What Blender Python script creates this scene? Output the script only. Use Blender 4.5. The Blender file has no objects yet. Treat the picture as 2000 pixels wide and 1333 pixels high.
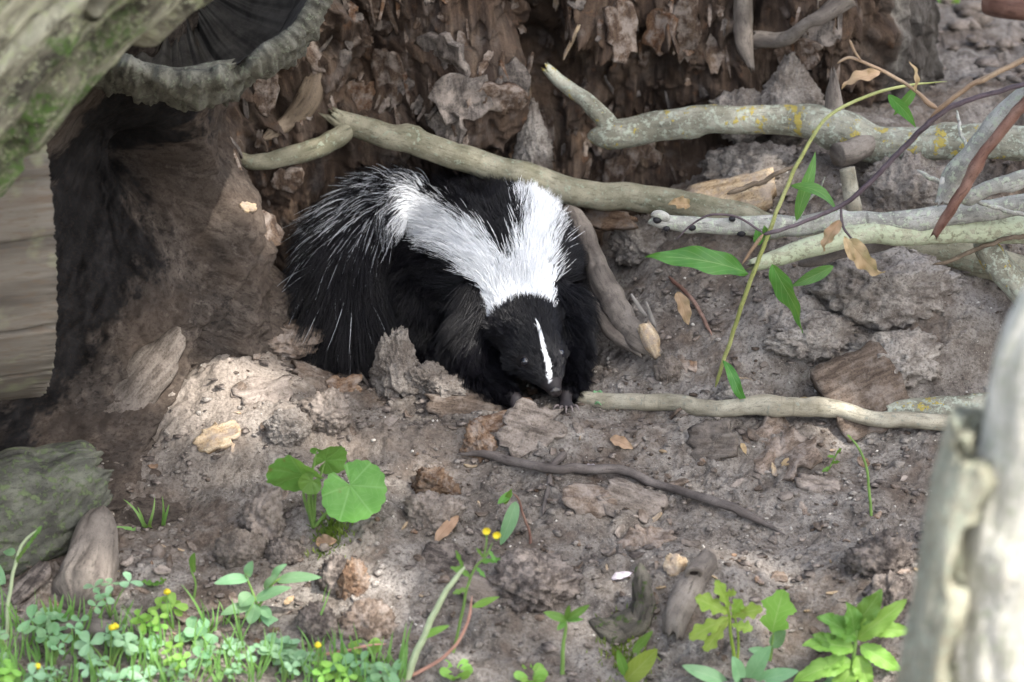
import bpy, bmesh, math, random
import numpy as np
from mathutils import Vector, Matrix
from mathutils.bvhtree import BVHTree
from mathutils.kdtree import KDTree

# ------------------------------------------------------------------ camera, sky, sun, exposure
S = bpy.context.scene
COL = S.collection
PITCH = math.radians(22.0)
DIST = 5.0                      # metres from the lens to the skunk
TARGET = np.array([0.0, 0.0, 0.10])
FWD = np.array([0.0, math.cos(PITCH), -math.sin(PITCH)])
UPV = np.array([0.0, math.sin(PITCH), math.cos(PITCH)])
CAM = TARGET - FWD * DIST
WID = 1.2                       # metres across the picture at that distance
cam_d = bpy.data.cameras.new('camera'); cam = bpy.data.objects.new('camera', cam_d); COL.objects.link(cam)
cam.location = CAM; cam.rotation_euler = (math.radians(90) - PITCH, 0, 0)
cam_d.sensor_width = 36; cam_d.lens = 36 * DIST / WID
cam_d.clip_start = 0.1; cam_d.clip_end = 400
cam_d.dof.use_dof = True; cam_d.dof.focus_distance = 4.97; cam_d.dof.aperture_fstop = 4.8
S.camera = cam

SUN_TO = np.array([0.42, -0.40, 0.815]); SUN_TO /= np.linalg.norm(SUN_TO)     # towards the sun
w = bpy.data.worlds.new('World'); S.world = w; w.use_nodes = True
wn = w.node_tree; wn.nodes.clear()
sky = wn.nodes.new('ShaderNodeTexSky'); sky.sky_type = 'NISHITA'; sky.sun_disc = False
sky.sun_elevation = math.asin(SUN_TO[2]); sky.sun_rotation = math.atan2(SUN_TO[0], SUN_TO[1])
sky.dust_density = 4.0; sky.air_density = 1.0; sky.ozone_density = 0.6
hs = wn.nodes.new('ShaderNodeHueSaturation'); hs.inputs['Saturation'].default_value = 0.72
bg = wn.nodes.new('ShaderNodeBackground'); bg.inputs['Strength'].default_value = 0.15
wo = wn.nodes.new('ShaderNodeOutputWorld')
wn.links.new(sky.outputs[0], hs.inputs['Color']); wn.links.new(hs.outputs[0], bg.inputs['Color']); wn.links.new(bg.outputs[0], wo.inputs[0])
sun_d = bpy.data.lights.new('sun', 'SUN'); sun = bpy.data.objects.new('sun', sun_d); COL.objects.link(sun)
sun_d.energy = 2.2; sun_d.angle = math.radians(0.55); sun_d.color = (1.0, 0.95, 0.88)
sun.rotation_euler = Vector(SUN_TO).to_track_quat('Z', 'Y').to_euler()
sun.location = SUN_TO * 6
S.view_settings.view_transform = 'Standard'; S.view_settings.look = 'None'
S.view_settings.exposure = 1.9; S.view_settings.gamma = 1.0; S.view_settings.use_curve_mapping = False
S.render.engine = 'CYCLES'
S.cycles.use_denoising = True
S.cycles.max_bounces = 6; S.cycles.diffuse_bounces = 3; S.cycles.transparent_max_bounces = 6
S.cycles.sample_clamp_indirect = 4.0
bpy.context.scene.cycles_curves.shape = 'RIBBONS' if hasattr(bpy.context.scene, 'cycles_curves') else None

# ------------------------------------------------------------------ from a pixel of the photograph (2000 wide) to places in the world
def ray(px, py):
    k = WID / DIST / 2000.0
    return FWD + np.array([1.0, 0, 0]) * ((px - 1000) * k) + UPV * ((666.5 - py) * k)
def P(px, py, Y):
    d = ray(px, py); return CAM + d * ((Y - CAM[1]) / d[1])
def mpp(Y): return WID / DIST / 2000.0 * ((Y - CAM[1]) / math.cos(PITCH))      # metres per pixel about there
def proj(V):
    q = np.asarray(V) - CAM; d = q @ FWD
    k = WID / DIST / 2000.0
    return 1000 + q[..., 0] / d / k, 666.5 - (q @ UPV) / d / k

# ------------------------------------------------------------------ noise
_r = np.random.default_rng(11)
_perm = _r.permutation(256); _perm = np.concatenate([_perm, _perm, _perm]).astype(np.int32)
_g = _r.normal(size=(256, 3)); _g /= np.linalg.norm(_g, axis=1)[:, None]
_g = _g.astype(np.float32)
def perlin(p):
    p = np.asarray(p, np.float32); fl = np.floor(p); i = fl.astype(np.int32) & 255; f = p - fl
    u = f * f * f * (f * (f * 6 - 15) + 10); r = np.zeros(len(p), np.float32)
    for dx in (0, 1):
        a = _perm[(i[:, 0] + dx) & 255]; wx = u[:, 0] if dx else 1 - u[:, 0]
        for dy in (0, 1):
            b = _perm[a + ((i[:, 1] + dy) & 255)]; wy = wx * (u[:, 1] if dy else 1 - u[:, 1])
            for dz in (0, 1):
                g = _g[_perm[b + ((i[:, 2] + dz) & 255)]]
                r += wy * (u[:, 2] if dz else 1 - u[:, 2]) * (g[:, 0] * (f[:, 0] - dx) + g[:, 1] * (f[:, 1] - dy) + g[:, 2] * (f[:, 2] - dz))
    return r * 1.5
def fbm(p, o=4, gain=.5, seed=0.0):
    p = np.asarray(p, np.float32) + np.float32(seed * 17.31); r = 0; a = 1.0
    for k in range(o):
        r = r + a * perlin(p); p = p * 2.03 + 5.7; a *= gain
    return r
def ridged(p, o=4, gain=.5, seed=0.0):
    p = np.asarray(p, np.float32) + np.float32(seed * 17.31); r = 0; a = 1.0
    for k in range(o):
        r = r + a * (1 - 2 * np.abs(perlin(p))); p = p * 2.03 + 5.7; a *= gain
    return r
_h1 = _r.random(256).astype(np.float32); _h3 = _r.random((256, 3)).astype(np.float32)
def cells(p, seed=0.0, jit=.9):
    """Voronoi: nearest distance, edge gap, a random number of the cell."""
    p = np.asarray(p, np.float32) + np.float32(seed * 13.7); fl = np.floor(p).astype(np.int32); f = p - fl
    d1 = np.full(len(p), 9.0, np.float32); d2 = d1.copy(); idc = np.zeros(len(p), np.float32)
    for dx in (-1, 0, 1):
        for dy in (-1, 0, 1):
            for dz in (-1, 0, 1):
                h = _perm[_perm[_perm[(fl[:, 0] + dx) & 255] + ((fl[:, 1] + dy) & 255)] + ((fl[:, 2] + dz) & 255)]
                o = (_h3[h] - .5) * jit + .5 + np.array([dx, dy, dz], np.float32) - f
                d = np.sqrt((o * o).sum(1)); c = d < d1
                d2 = np.where(c, d1, np.minimum(d2, d)); idc = np.where(c, _h1[h], idc); d1 = np.where(c, d, d1)
    return d1, d2 - d1, idc
def sst(a, b, x):
    t = np.clip((x - a) / (b - a), 0, 1); return t * t * (3 - 2 * t)

# ------------------------------------------------------------------ objects
def new_obj(name, data, parent=None):
    o = bpy.data.objects.new(name, data); COL.objects.link(o)
    if parent is not None: o.parent = parent
    return o
def tag(o, label=None, cat=None, group=None, kind=None):
    if label: o['label'] = label
    if cat: o['category'] = cat
    if group: o['group'] = group
    if kind: o['kind'] = kind
    return o
def thing(name, label, cat, loc, group=None):
    o = new_obj(name, None); o.location = tuple(loc); o.empty_display_size = .02
    return tag(o, label, cat, group)
def mesh_of(name, V, F, attrs=None, smooth=True, uv=None):
    V = np.asarray(V, np.float32); me = bpy.data.meshes.new(name)
    if isinstance(F, np.ndarray): groups = [F]
    elif len(F) and isinstance(F[0], np.ndarray) and F[0].ndim == 2: groups = F
    else:
        me.from_pydata(V.tolist(), [], [list(map(int, f)) for f in F]); groups = None
    if groups is not None:
        groups = [g for g in groups if len(g)]
        me.vertices.add(len(V)); me.vertices.foreach_set('co', V.ravel())
        loops = np.concatenate([g.ravel() for g in groups]).astype(np.int32)
        tot = np.concatenate([np.full(len(g), g.shape[1], np.int32) for g in groups])
        st = np.concatenate([[0], np.cumsum(tot)[:-1]]).astype(np.int32)
        me.loops.add(len(loops)); me.loops.foreach_set('vertex_index', loops)
        me.polygons.add(len(tot)); me.polygons.foreach_set('loop_start', st); me.polygons.foreach_set('loop_total', tot)
        me.update(calc_edges=True)
    if smooth: me.polygons.foreach_set('use_smooth', np.ones(len(me.polygons), bool))
    for k, a in (attrs or {}).items():
        a = np.asarray(a, np.float32)
        if a.ndim == 1: me.attributes.new(k, 'FLOAT', 'POINT').data.foreach_set('value', a)
        else: me.attributes.new(k, 'FLOAT_VECTOR', 'POINT').data.foreach_set('vector', a.ravel())
    if uv is not None:
        l = me.uv_layers.new(name='UVMap'); vi = np.zeros(len(me.loops), np.int32); me.loops.foreach_get('vertex_index', vi)
        l.data.foreach_set('uv', np.asarray(uv, np.float32)[vi].ravel())
    me.validate(); return me
def mk(name, V, F, mat, parent=None, origin=None, attrs=None, smooth=True, uv=None):
    """One mesh object from world coordinates; as a child it shares its thing's origin."""
    V = np.asarray(V, float)
    if parent is not None:
        org = np.zeros(3); q = parent
        while q is not None: org = org + np.array(q.location); q = q.parent
    else: org = np.array(origin) if origin is not None else np.array([V[:, 0].mean(), V[:, 1].mean(), V[:, 2].min()])
    me = mesh_of(name, V - org, F, attrs, smooth, uv); me.materials.append(mat)
    o = new_obj(name, me, parent)
    if parent is None: o.location = tuple(org)
    return o
def grid_faces(nu, nv, wrap=False):
    i = np.arange(nu - (0 if wrap else 1))[:, None]; j = np.arange(nv - 1)[None, :]
    a = i * nv + j; b = ((i + 1) % nu) * nv + j
    return np.stack([a, b, b + 1, a + 1], -1).reshape(-1, 4)
def unit(v): v = np.asarray(v, float); return v / (np.linalg.norm(v, axis=-1, keepdims=True) + 1e-12)
def spline(pts, n):
    """Catmull-Rom through the points, n samples evenly along it (rows may carry extra columns such as radius)."""
    p = np.asarray(pts, float); p = np.vstack([2 * p[0] - p[1], p, 2 * p[-1] - p[-2]]); out = []
    m = max(8, int(4 * n / (len(p) - 3)) + 2)
    for k in range(len(p) - 3):
        t = np.linspace(0, 1, m, endpoint=False)[:, None]; a, b, c, d = p[k:k + 4]
        out.append(.5 * (2 * b + (c - a) * t + (2 * a - 5 * b + 4 * c - d) * t * t + (3 * b - a - 3 * c + d) * t ** 3))
    q = np.vstack(out + [p[-2][None]]); s = np.concatenate([[0], np.cumsum(np.linalg.norm(np.diff(q[:, :3], axis=0), axis=1))])
    u = np.linspace(0, s[-1], n)
    return np.stack([np.interp(u, s, q[:, k]) for k in range(q.shape[1])], 1)
# ------------------------------------------------------------------ materials
class NT:
    def __init__(s, name):
        s.m = bpy.data.materials.new(name); s.m.use_nodes = True; s.t = s.m.node_tree; s.t.nodes.clear()
        s.out = s.t.nodes.new('ShaderNodeOutputMaterial')
    def put(s, sock, v):
        if isinstance(v, bpy.types.NodeSocket): s.t.links.new(v, sock)
        elif isinstance(v, (tuple, list)) and len(v) == 3 and sock.type == 'RGBA': sock.default_value = (*v, 1)
        else: sock.default_value = v
    def n(s, typ, props=None, out=0, **inp):
        x = s.t.nodes.new('ShaderNode' + typ)
        for k, v in (props or {}).items(): setattr(x, k, v)
        for k, v in inp.items():
            if k[0] == '_': s.put(x.inputs[int(k[1:])], v)
            else: s.put(x.inputs[k.replace('__', ' ')], v)
        return x.outputs[out]
    def noise(s, vec, scale, detail=4, rough=.55, dist=0.0, out=0):
        return s.n('TexNoise', None, out, Vector=vec, Scale=scale, Detail=detail, Roughness=rough, Distortion=dist)
    def vor(s, vec, scale, feature='F1', out=0, rand=1.0):
        return s.n('TexVoronoi', {'feature': feature}, out, Vector=vec, Scale=scale, Randomness=rand)
    def ramp(s, fac, stops):
        x = s.t.nodes.new('ShaderNodeValToRGB'); s.put(x.inputs[0], fac); e = x.color_ramp.elements
        while len(e) < len(stops): e.new(.5)
        for el, (p, c) in zip(e, stops):
            el.position = p; el.color = (*c, 1) if isinstance(c, (tuple, list)) else (c, c, c, 1)
        return x.outputs[0]
    def mix(s, fac, a, b, mode='MIX'):
        x = s.t.nodes.new('ShaderNodeMix'); x.data_type = 'RGBA'; x.blend_type = mode
        s.put(x.inputs[0], fac); s.put(x.inputs[6], a); s.put(x.inputs[7], b); return x.outputs[2]
    def math(s, op, a, b=0.0, c=0.0):
        x = s.t.nodes.new('ShaderNodeMath'); x.operation = op
        s.put(x.inputs[0], a); s.put(x.inputs[1], b); s.put(x.inputs[2], c); return x.outputs[0]
    def attr(s, name, out=2):
        x = s.t.nodes.new('ShaderNodeAttribute'); x.attribute_name = name; return x.outputs[out]
    def pos(s): return s.n('NewGeometry')
    def map(s, vec, scale=(1, 1, 1), rot=(0, 0, 0), loc=(0, 0, 0)):
        return s.n('Mapping', None, 0, Vector=vec, Scale=scale, Rotation=rot, Location=loc)
    def rnd(s): return s.n('ObjectInfo', None, 'Random') if False else s.t.nodes.new('ShaderNodeObjectInfo').outputs['Random']
    def bump(s, h, strength=.5, dist=.002, normal=None):
        k = dict(Height=h, Strength=strength, Distance=dist)
        if normal is not None: k['Normal'] = normal
        return s.n('Bump', None, 0, **k)
    def bsdf(s, color, rough=.85, normal=None, spec=.3, **kw):
        x = s.t.nodes.new('ShaderNodeBsdfPrincipled'); s.put(x.inputs['Base Color'], color); s.put(x.inputs['Roughness'], rough)
        s.put(x.inputs['Specular IOR Level'], spec)
        if normal is not None: s.put(x.inputs['Normal'], normal)
        for k, v in kw.items(): s.put(x.inputs[k.replace('__', ' ')], v)
        s.t.links.new(x.outputs[0], s.out.inputs[0]); return x

def soil_mat(name='soil', tint=1.0, warm=0.0):
    m = NT(name); p = m.pos()
    big = m.noise(p, 7, 4, .6); mid = m.noise(p, 38, 5, .65); fine = m.noise(p, 260, 4, .7); gr = m.noise(p, 900, 2, .6)
    col = m.ramp(big, [(.30, (.165 * tint, .143 * tint, .124 * tint)), (.48, (.250 * tint, .224 * tint, .198 * tint)), (.66, (.350 * tint, .320 * tint, .288 * tint))])
    col = m.mix(m.ramp(mid, [(.38, 0), (.58, 1)]), m.mix(.72, col, (.088 * tint, .070 * tint, .058 * tint)), col)
    col = m.mix(m.ramp(fine, [(.34, .8), (.53, 0)]), col, (.070 * tint, .056 * tint, .047 * tint))
    col = m.mix(m.ramp(gr, [(.60, 0), (.76, .75)]), col, (.46, .41, .35))
    sp = m.vor(p, 420, out=0); pick = m.noise(p, 55, 2)
    col = m.mix(m.math('MULTIPLY', m.ramp(sp, [(.10, 1), (.2, 0)]), m.ramp(pick, [(.45, 0), (.6, .8)])), col, (.60, .56, .50))
    wd = m.attr('tone')                        # reddish rotten-wood mulch mixed into the soil
    mul = m.ramp(m.noise(p, 120, 4, .7), [(.35, (.058, .040, .030)), (.55, (.135, .098, .074)), (.72, (.250, .200, .160))])
    col = m.mix(m.math('MULTIPLY', wd, m.ramp(mid, [(.3, .85), (.7, .35)])), col, mul)
    pale = m.attr('pale')                      # pale root wood of the mound, its sun patch put into the colour
    col = m.mix(m.math('MULTIPLY', pale, .8), col, m.mix(m.ramp(fine, [(.35, 0), (.6, 1)]), (.22, .185, .155), (.39, .335, .285)))
    h = m.math('ADD', m.math('MULTIPLY', fine, .7), m.math('MULTIPLY', gr, .3)); h = m.math('ADD', h, m.math('MULTIPLY', mid, 1.2))
    m.bsdf(col, .95, m.bump(h, .95, .005), .15); return m.m
def rot_mat(name='rotten_wood'):
    """Brown-rotten stump wood: reddish, buff and grey patches with a fibre running up and down."""
    m = NT(name); p = m.pos(); v = m.attr('grain', 1)
    big = m.noise(p, 9, 3, .6); fib = m.noise(v, 95, 5, .65); fib2 = m.noise(v, 330, 3, .6); fine = m.noise(p, 300, 4, .7); mid = m.noise(p, 45, 4, .65)
    rot = m.ramp(big, [(.30, (.042, .028, .020)), (.45, (.085, .057, .040)), (.56, (.082, .062, .049)), (.68, (.128, .087, .060))])
    rot = m.mix(m.ramp(fib, [(.36, .85), (.56, 0)]), rot, (.030, .021, .017))
    rot = m.mix(m.ramp(fib, [(.57, 0), (.73, .65)]), rot, (.20, .148, .105))
    rot = m.mix(m.ramp(mid, [(.60, 0), (.72, .55)]), rot, (.165, .085, .045))
    rot = m.mix(m.ramp(m.noise(p, 21, 4, .6), [(.56, 0), (.68, .5)]), rot, (.145, .125, .112))
    fb3 = m.math('ADD', m.math('MULTIPLY', fib, .45), m.math('MULTIPLY', m.noise(v, 30, 5, .6), .55))
    but = m.ramp(fb3, [(.34, (.030, .026, .023)), (.46, (.060, .049, .041)), (.58, (.092, .076, .064)), (.72, (.145, .124, .107))])
    but = m.mix(m.ramp(m.noise(v, 190, 6, .72), [(.38, .9), (.50, 0)]), but, (.024, .020, .018)); but = m.mix(m.ramp(m.noise(v, 130, 6, .72), [(.57, 0), (.69, .6)]), but, (.165, .140, .120))
    but = m.mix(m.ramp(big, [(.42, 0), (.62, .45)]), but, (.080, .058, .043))
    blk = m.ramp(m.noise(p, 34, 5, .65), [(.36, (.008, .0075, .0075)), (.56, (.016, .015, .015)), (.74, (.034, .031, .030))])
    but = m.mix(m.attr('dark_shaded'), but, blk)
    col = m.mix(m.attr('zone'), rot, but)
    brk = m.ramp(m.noise(v, 60, 5, .7), [(.36, (.030, .026, .022)), (.5, (.085, .076, .068)), (.66, (.18, .168, .15))])
    col = m.mix(m.attr('bark'), col, brk)
    col = m.mix(m.ramp(fine, [(.32, .6), (.5, 0)]), col, (.035, .024, .018))
    h = m.math('ADD', m.math('MULTIPLY', fib, 1.3), m.math('MULTIPLY', fine, .55)); h = m.math('ADD', h, m.math('MULTIPLY', fib2, .35))
    m.bsdf(col, .92, m.bump(h, m.math('SUBTRACT', .85, m.math('MULTIPLY', m.attr('zone'), .45)), .004), .15); return m.m
def branch_mat(name, base, dark, light, lich=.0, lichcol=(.42, .46, .36), yellow=.0, rough=.75, ring=0.0, bumpd=.0012):
    m = NT(name); v = m.attr('grain', 1); p = m.pos()
    a = m.noise(v, 70, 4, .6); b = m.noise(v, 260, 4, .65); c = m.noise(p, 24, 3, .6)
    col = m.mix(m.ramp(a, [(.35, 0), (.65, 1)]), dark, base); col = m.mix(m.ramp(c, [(.45, 0), (.7, .8)]), col, light)
    col = m.mix(m.ramp(b, [(.30, .7), (.45, 0)]), col, tuple(x * .35 for x in dark))
    if ring: col = m.mix(m.ramp(m.noise(m.map(v, (.25, .25, 9)), 60, 2), [(.62, 0), (.7, ring)]), col, tuple(x * .5 for x in dark))
    fs = m.noise(p, 700, 3, .7); col = m.mix(m.ramp(fs, [(.30, .65), (.46, 0)]), col, tuple(x * .45 for x in dark)); col = m.mix(m.ramp(m.noise(p, 60, 5, .7), [(.56, 0), (.66, .55)]), col, tuple(x * .55 for x in base))
    h = m.math('ADD', m.math('ADD', a, m.math('MULTIPLY', b, .6)), m.math('MULTIPLY', fs, .35))
    if lich:
        l = m.ramp(m.noise(p, 130, 4, .7), [(.62 - .2 * lich, 0), (.68 - .2 * lich, 1)])
        col = m.mix(m.math('MULTIPLY', l, .8), col, m.mix(m.noise(p, 300), lichcol, tuple(x * .6 for x in lichcol))); h = m.math('ADD', h, m.math('MULTIPLY', l, .5))
    if yellow:
        l = m.ramp(m.noise(p, 34, 5, .75), [(.70 - .12 * yellow, 0), (.715 - .12 * yellow, 1)])
        col = m.mix(m.math('MULTIPLY', l, .9), col, m.mix(m.noise(p, 400), (.42, .30, .03), (.30, .28, .10))); h = m.math('ADD', h, l)
    m.bsdf(col, rough, m.bump(h, .7, bumpd), .25); return m.m
def moss_log_mat():
    m = NT('mossy_bark'); v = m.attr('grain', 1); p = m.pos()
    a = m.noise(v, 26, 5, .62); b = m.noise(v, 120, 4, .65); c = m.noise(p, 9, 4, .65); f = m.noise(p, 160, 4, .7)
    col = m.ramp(a, [(.34, (.028, .025, .020)), (.46, (.15, .142, .105)), (.58, (.27, .262, .195)), (.72, (.40, .39, .29))])
    col = m.mix(m.ramp(b, [(.36, .85), (.50, 0)]), col, (.030, .027, .020))
    col = m.mix(m.ramp(m.noise(p, 70, 4, .7), [(.54, 0), (.62, .6)]), col, (.25, .27, .155))
    col = m.mix(m.ramp(m.noise(p, 190, 3, .7), [(.58, 0), (.66, .6)]), col, (.42, .44, .30))
    g = m.math('MULTIPLY', m.ramp(c, [(.52, 0), (.64, 1)]), m.ramp(f, [(.38, 0), (.56, .9)]))
    col = m.mix(g, col, m.mix(f, (.018, .050, .010), (.085, .145, .035)))
    m.bsdf(col, .92, m.bump(m.math('ADD', a, m.math('MULTIPLY', f, .5)), .8, .004), .15); return m.m
def sawn_mat():
    m = NT('barkless_log_wood'); v = m.attr('grain', 1); p = m.pos()
    a = m.noise(m.map(v, (1, 1, .5)), 30, 5, .6, .2); b = m.noise(v, 210, 4, .6)
    col = m.ramp(a, [(.32, (.075, .065, .055)), (.47, (.125, .110, .092)), (.60, (.170, .152, .128)), (.74, (.135, .108, .085))])
    col = m.mix(m.ramp(b, [(.34, .5), (.5, 0)]), col, (.13, .095, .065))
    col = m.mix(m.ramp(m.noise(p, 18, 3), [(.55, 0), (.68, .5)]), col, (.27, .29, .17))
    m.bsdf(col, .85, m.bump(m.math('ADD', a, b), .5, .0012), .2); return m.m
def leaf_mat(name, c1, c2, vein=(.30, .42, .18), spots=0.0, trans=.35, rough=.5, side=6.0):
    """Leaf blade: midrib and side veins from the blade's own coordinates, uneven green, light through it."""
    m = NT(name); uv = m.n('UVMap'); sep = m.t.nodes.new('ShaderNodeSeparateXYZ'); m.t.links.new(uv, sep.inputs[0]); p = m.pos()
    x = m.math('ABSOLUTE', m.math('SUBTRACT', sep.outputs[0], .5)); rib = m.ramp(x, [(.008, 1), (.03, 0)])
    sv = m.math('ABSOLUTE', m.math('SUBTRACT', m.math('FRACT', m.math('MULTIPLY', m.math('SUBTRACT', sep.outputs[1], m.math('MULTIPLY', x, .7)), side)), .5))
    sid = m.math('MULTIPLY', m.ramp(sv, [(.03, 1), (.11, 0)]), .45)
    vn = m.math('MAXIMUM', rib, sid)
    col = m.mix(m.ramp(m.noise(p, 40, 3), [(.3, 0), (.7, 1)]), c1, c2); col = m.mix(m.math('MULTIPLY', vn, .6), col, vein)
    if spots: col = m.mix(m.ramp(m.noise(p, 70, 3), [(.66, 0), (.74, spots)]), col, (.16, .09, .035))
    hue = m.t.nodes.new('ShaderNodeHueSaturation'); m.put(hue.inputs['Color'], col); m.put(hue.inputs['Hue'], m.math('ADD', .485, m.math('MULTIPLY', m.rnd(), .03))); m.put(hue.inputs['Value'], m.math('ADD', .82, m.math('MULTIPLY', m.rnd(), .36)))
    col = hue.outputs[0]
    b = m.bsdf(col, rough, m.bump(m.math('MULTIPLY', vn, -1), .35, .0006), .35)
    t = m.t.nodes.new('ShaderNodeBsdfTranslucent'); m.put(t.inputs[0], m.mix(.5, col, (.35, .50, .06), 'MIX'))
    mx = m.t.nodes.new('ShaderNodeMixShader'); mx.inputs[0].default_value = trans
    m.t.links.new(b.outputs[0], mx.inputs[1]); m.t.links.new(t.outputs[0], mx.inputs[2]); m.t.links.new(mx.outputs[0], m.out.inputs[0]); return m.m
def plain(name, c, rough=.6, spec=.3, var=.0, c2=None, scale=60, bumpd=0.0, **kw):
    m = NT(name); p = m.pos(); nz = m.noise(p, scale, 4, .65)
    col = m.mix(m.ramp(nz, [(.35, 0), (.65, 1)]), c, c2 or tuple(x * (1 - var) for x in c)) if (var or c2) else c
    m.bsdf(col, rough, m.bump(nz, .6, bumpd) if bumpd else None, spec, **kw); return m.m
def chip_mat(name, stops, scale=160):
    """Dry bark and wood fragments: fibre along the piece, tone different from piece to piece."""
    m = NT(name); v = m.attr('grain', 1); p = m.pos(); a = m.noise(v, scale, 5, .65); b = m.noise(p, 420, 3, .7)
    col = m.ramp(a, [(.3 + .4 * i / (len(stops) - 1), c) for i, c in enumerate(stops)])
    col = m.mix(m.ramp(b, [(.33, .6), (.5, 0)]), col, tuple(x * .4 for x in stops[0]))
    col = m.mix(m.ramp(m.noise(p, 52, 5, .7), [(.46, 0), (.62, .75)]), col, m.mix(m.noise(p, 600, 2), (.17, .14, .12), (.36, .31, .27)))
    hue = m.t.nodes.new('ShaderNodeHueSaturation'); m.put(hue.inputs['Color'], col); m.put(hue.inputs['Value'], m.math('ADD', .7, m.math('MULTIPLY', m.rnd(), .6)))
    m.bsdf(hue.outputs[0], .9, m.bump(m.math('ADD', a, m.math('MULTIPLY', b, .5)), .8, .002), .15); return m.m
MAT = {}
MAT['soil'] = soil_mat(); MAT['rot'] = rot_mat()
MAT['clod'] = soil_mat('dry_soil_clod', 1.25)
MAT['branch'] = branch_mat('branch_bark', (.255, .235, .165), (.135, .130, .085), (.36, .335, .25), .25, (.36, .40, .30))
MAT['lichen_branch'] = branch_mat('lichened_branch_bark', (.265, .255, .195), (.13, .125, .095), (.40, .395, .33), .5, (.45, .49, .40), 1.05)
MAT['twig_grey'] = branch_mat('grey_twig_bark', (.33, .325, .29), (.19, .185, .165), (.50, .49, .45), .45, (.50, .55, .42), 0, ring=.6)
MAT['twig_lichen'] = branch_mat('pale_lichened_twig', (.34, .34, .24), (.2, .2, .13), (.50, .50, .38), .9, (.50, .55, .38), .0)
MAT['twig_purple'] = branch_mat('purple_twig_bark', (.105, .078, .088), (.055, .040, .046), (.18, .145, .155), rough=.55)
MAT['twig_red'] = branch_mat('red_brown_twig_bark', (.21, .115, .085), (.12, .06, .045), (.29, .19, .15), rough=.55)
MAT['twig_tan'] = branch_mat('tan_twig_bark', (.30, .205, .130), (.19, .125, .08), (.40, .30, .20), rough=.55)
MAT['stem_yellow'] = branch_mat('yellow_green_stem', (.33, .35, .12), (.23, .25, .08), (.42, .43, .20), rough=.5, ring=.3)
MAT['root_dark'] = branch_mat('dark_root_bark', (.125, .105, .095), (.06, .05, .046), (.20, .175, .16))
MAT['root_grey'] = branch_mat('grey_root_bark', (.175, .15, .128), (.085, .07, .06), (.27, .235, .20), bumpd=.002)
MAT['root_tan'] = branch_mat('tan_root_bark', (.19, .145, .10), (.085, .062, .045), (.28, .22, .16), bumpd=.002)
MAT['pale_stick'] = branch_mat('pale_stick_bark', (.36, .325, .25), (.2, .18, .13), (.47, .44, .35), .2, (.28, .29, .24), 0, ring=.4)
MAT['moss_log'] = moss_log_mat(); MAT['sawn'] = sawn_mat()
MAT['cut_wood'] = plain('cut_wood', (.50, .38, .25), .8, .2, .4, None, 120, .001)
MAT['chip_brown'] = chip_mat('brown_bark_chip', [(.055, .040, .031), (.130, .098, .076), (.225, .175, .140)])
MAT['chip_grey'] = chip_mat('grey_bark_chip', [(.075, .060, .050), (.165, .138, .117), (.27, .235, .205)])
MAT['chip_red'] = chip_mat('red_rotten_chip', [(.070, .040, .026), (.165, .105, .068), (.29, .205, .14)])
MAT['chip_pale'] = chip_mat('pale_wood_chip', [(.20, .135, .08), (.40, .30, .19), (.56, .47, .34)])
MAT['rot_brown_shaded'] = chip_mat('shaded_brown_rotten_flake', [(.034, .022, .016), (.080, .054, .039), (.150, .108, .078)])  # darker copies of the chips: rotten wood with the wall's shade put in
MAT['rot_red_shaded'] = chip_mat('shaded_red_rotten_flake', [(.045, .022, .013), (.105, .058, .033), (.185, .118, .075)])
MAT['rot_grey_shaded'] = chip_mat('shaded_grey_rotten_flake', [(.045, .038, .034), (.10, .086, .076), (.185, .162, .145)])
MAT['char'] = chip_mat('blackened_wood', [(.030, .025, .023), (.080, .066, .058), (.165, .142, .126)])
# ------------------------------------------------------------------ the soil: one sheet, fine near the skunk, coarse out to the horizon
def gauss(x, y, cx, cy, sx, sy, rot=0.0):
    c, s = math.cos(rot), math.sin(rot); dx, dy = x - cx, y - cy
    return np.exp(-(((dx * c + dy * s) / sx) ** 2 + ((-dx * s + dy * c) / sy) ** 2))
def ground_base(x, y):
    z = np.where(y < 0, .025 + .24 * y, .025 + .06 * y)
    z = np.where(y < -.75, .025 - .18 + .10 * (y + .75), z)
    z = np.where(y < -4, .025 - .18 - .325, z)
    bank = sst(.05, .26, x) * (.66 + .34 * sst(.22, .42, x)) * (1 - sst(2.5, 6, x)); yy = np.clip(y + .04, 0, .34)
    z = z + bank * (.60 * yy - .25 * np.clip(yy - .25, 0, 1)) * (1 - .06 * sst(1, 3, y))
    z = np.where(y > .4, z - .06 * sst(.4, 1.0, y) * np.clip(y - .4, 0, 3) , z)
    # bank lumps, the pale root mound, the rim in front of the skunk, the hollow it stands in
    z = z + .035 * gauss(x, y, .43, .13, .10, .06) + .030 * gauss(x, y, .31, .06, .06, .04) + .03 * gauss(x, y, .52, .05, .06, .05)
    z = z + .050 * gauss(x, y, -.335, -.015, .060, .075, -.5) + .022 * gauss(x, y, -.27, -.10, .05, .07)
    z = z + .020 * gauss(x, y, -.12, -.075, .20, .030, .05) - .010 * gauss(x, y, -.02, .08, .15, .08)
    z = z - .018 * gauss(x, y, -.42, -.17, .07, .09) + .030 * gauss(x, y, -.20, -.24, .09, .07) + .022 * gauss(x, y, -.05, -.34, .09, .06)
    z = z + .020 * gauss(x, y, .22, -.33, .10, .06) - .025 * gauss(x, y, .13, -.45, .06, .08) + .028 * gauss(x, y, .44, -.34, .08, .06) - .02 * gauss(x, y, .33, -.45, .06, .06)
    return z
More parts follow.
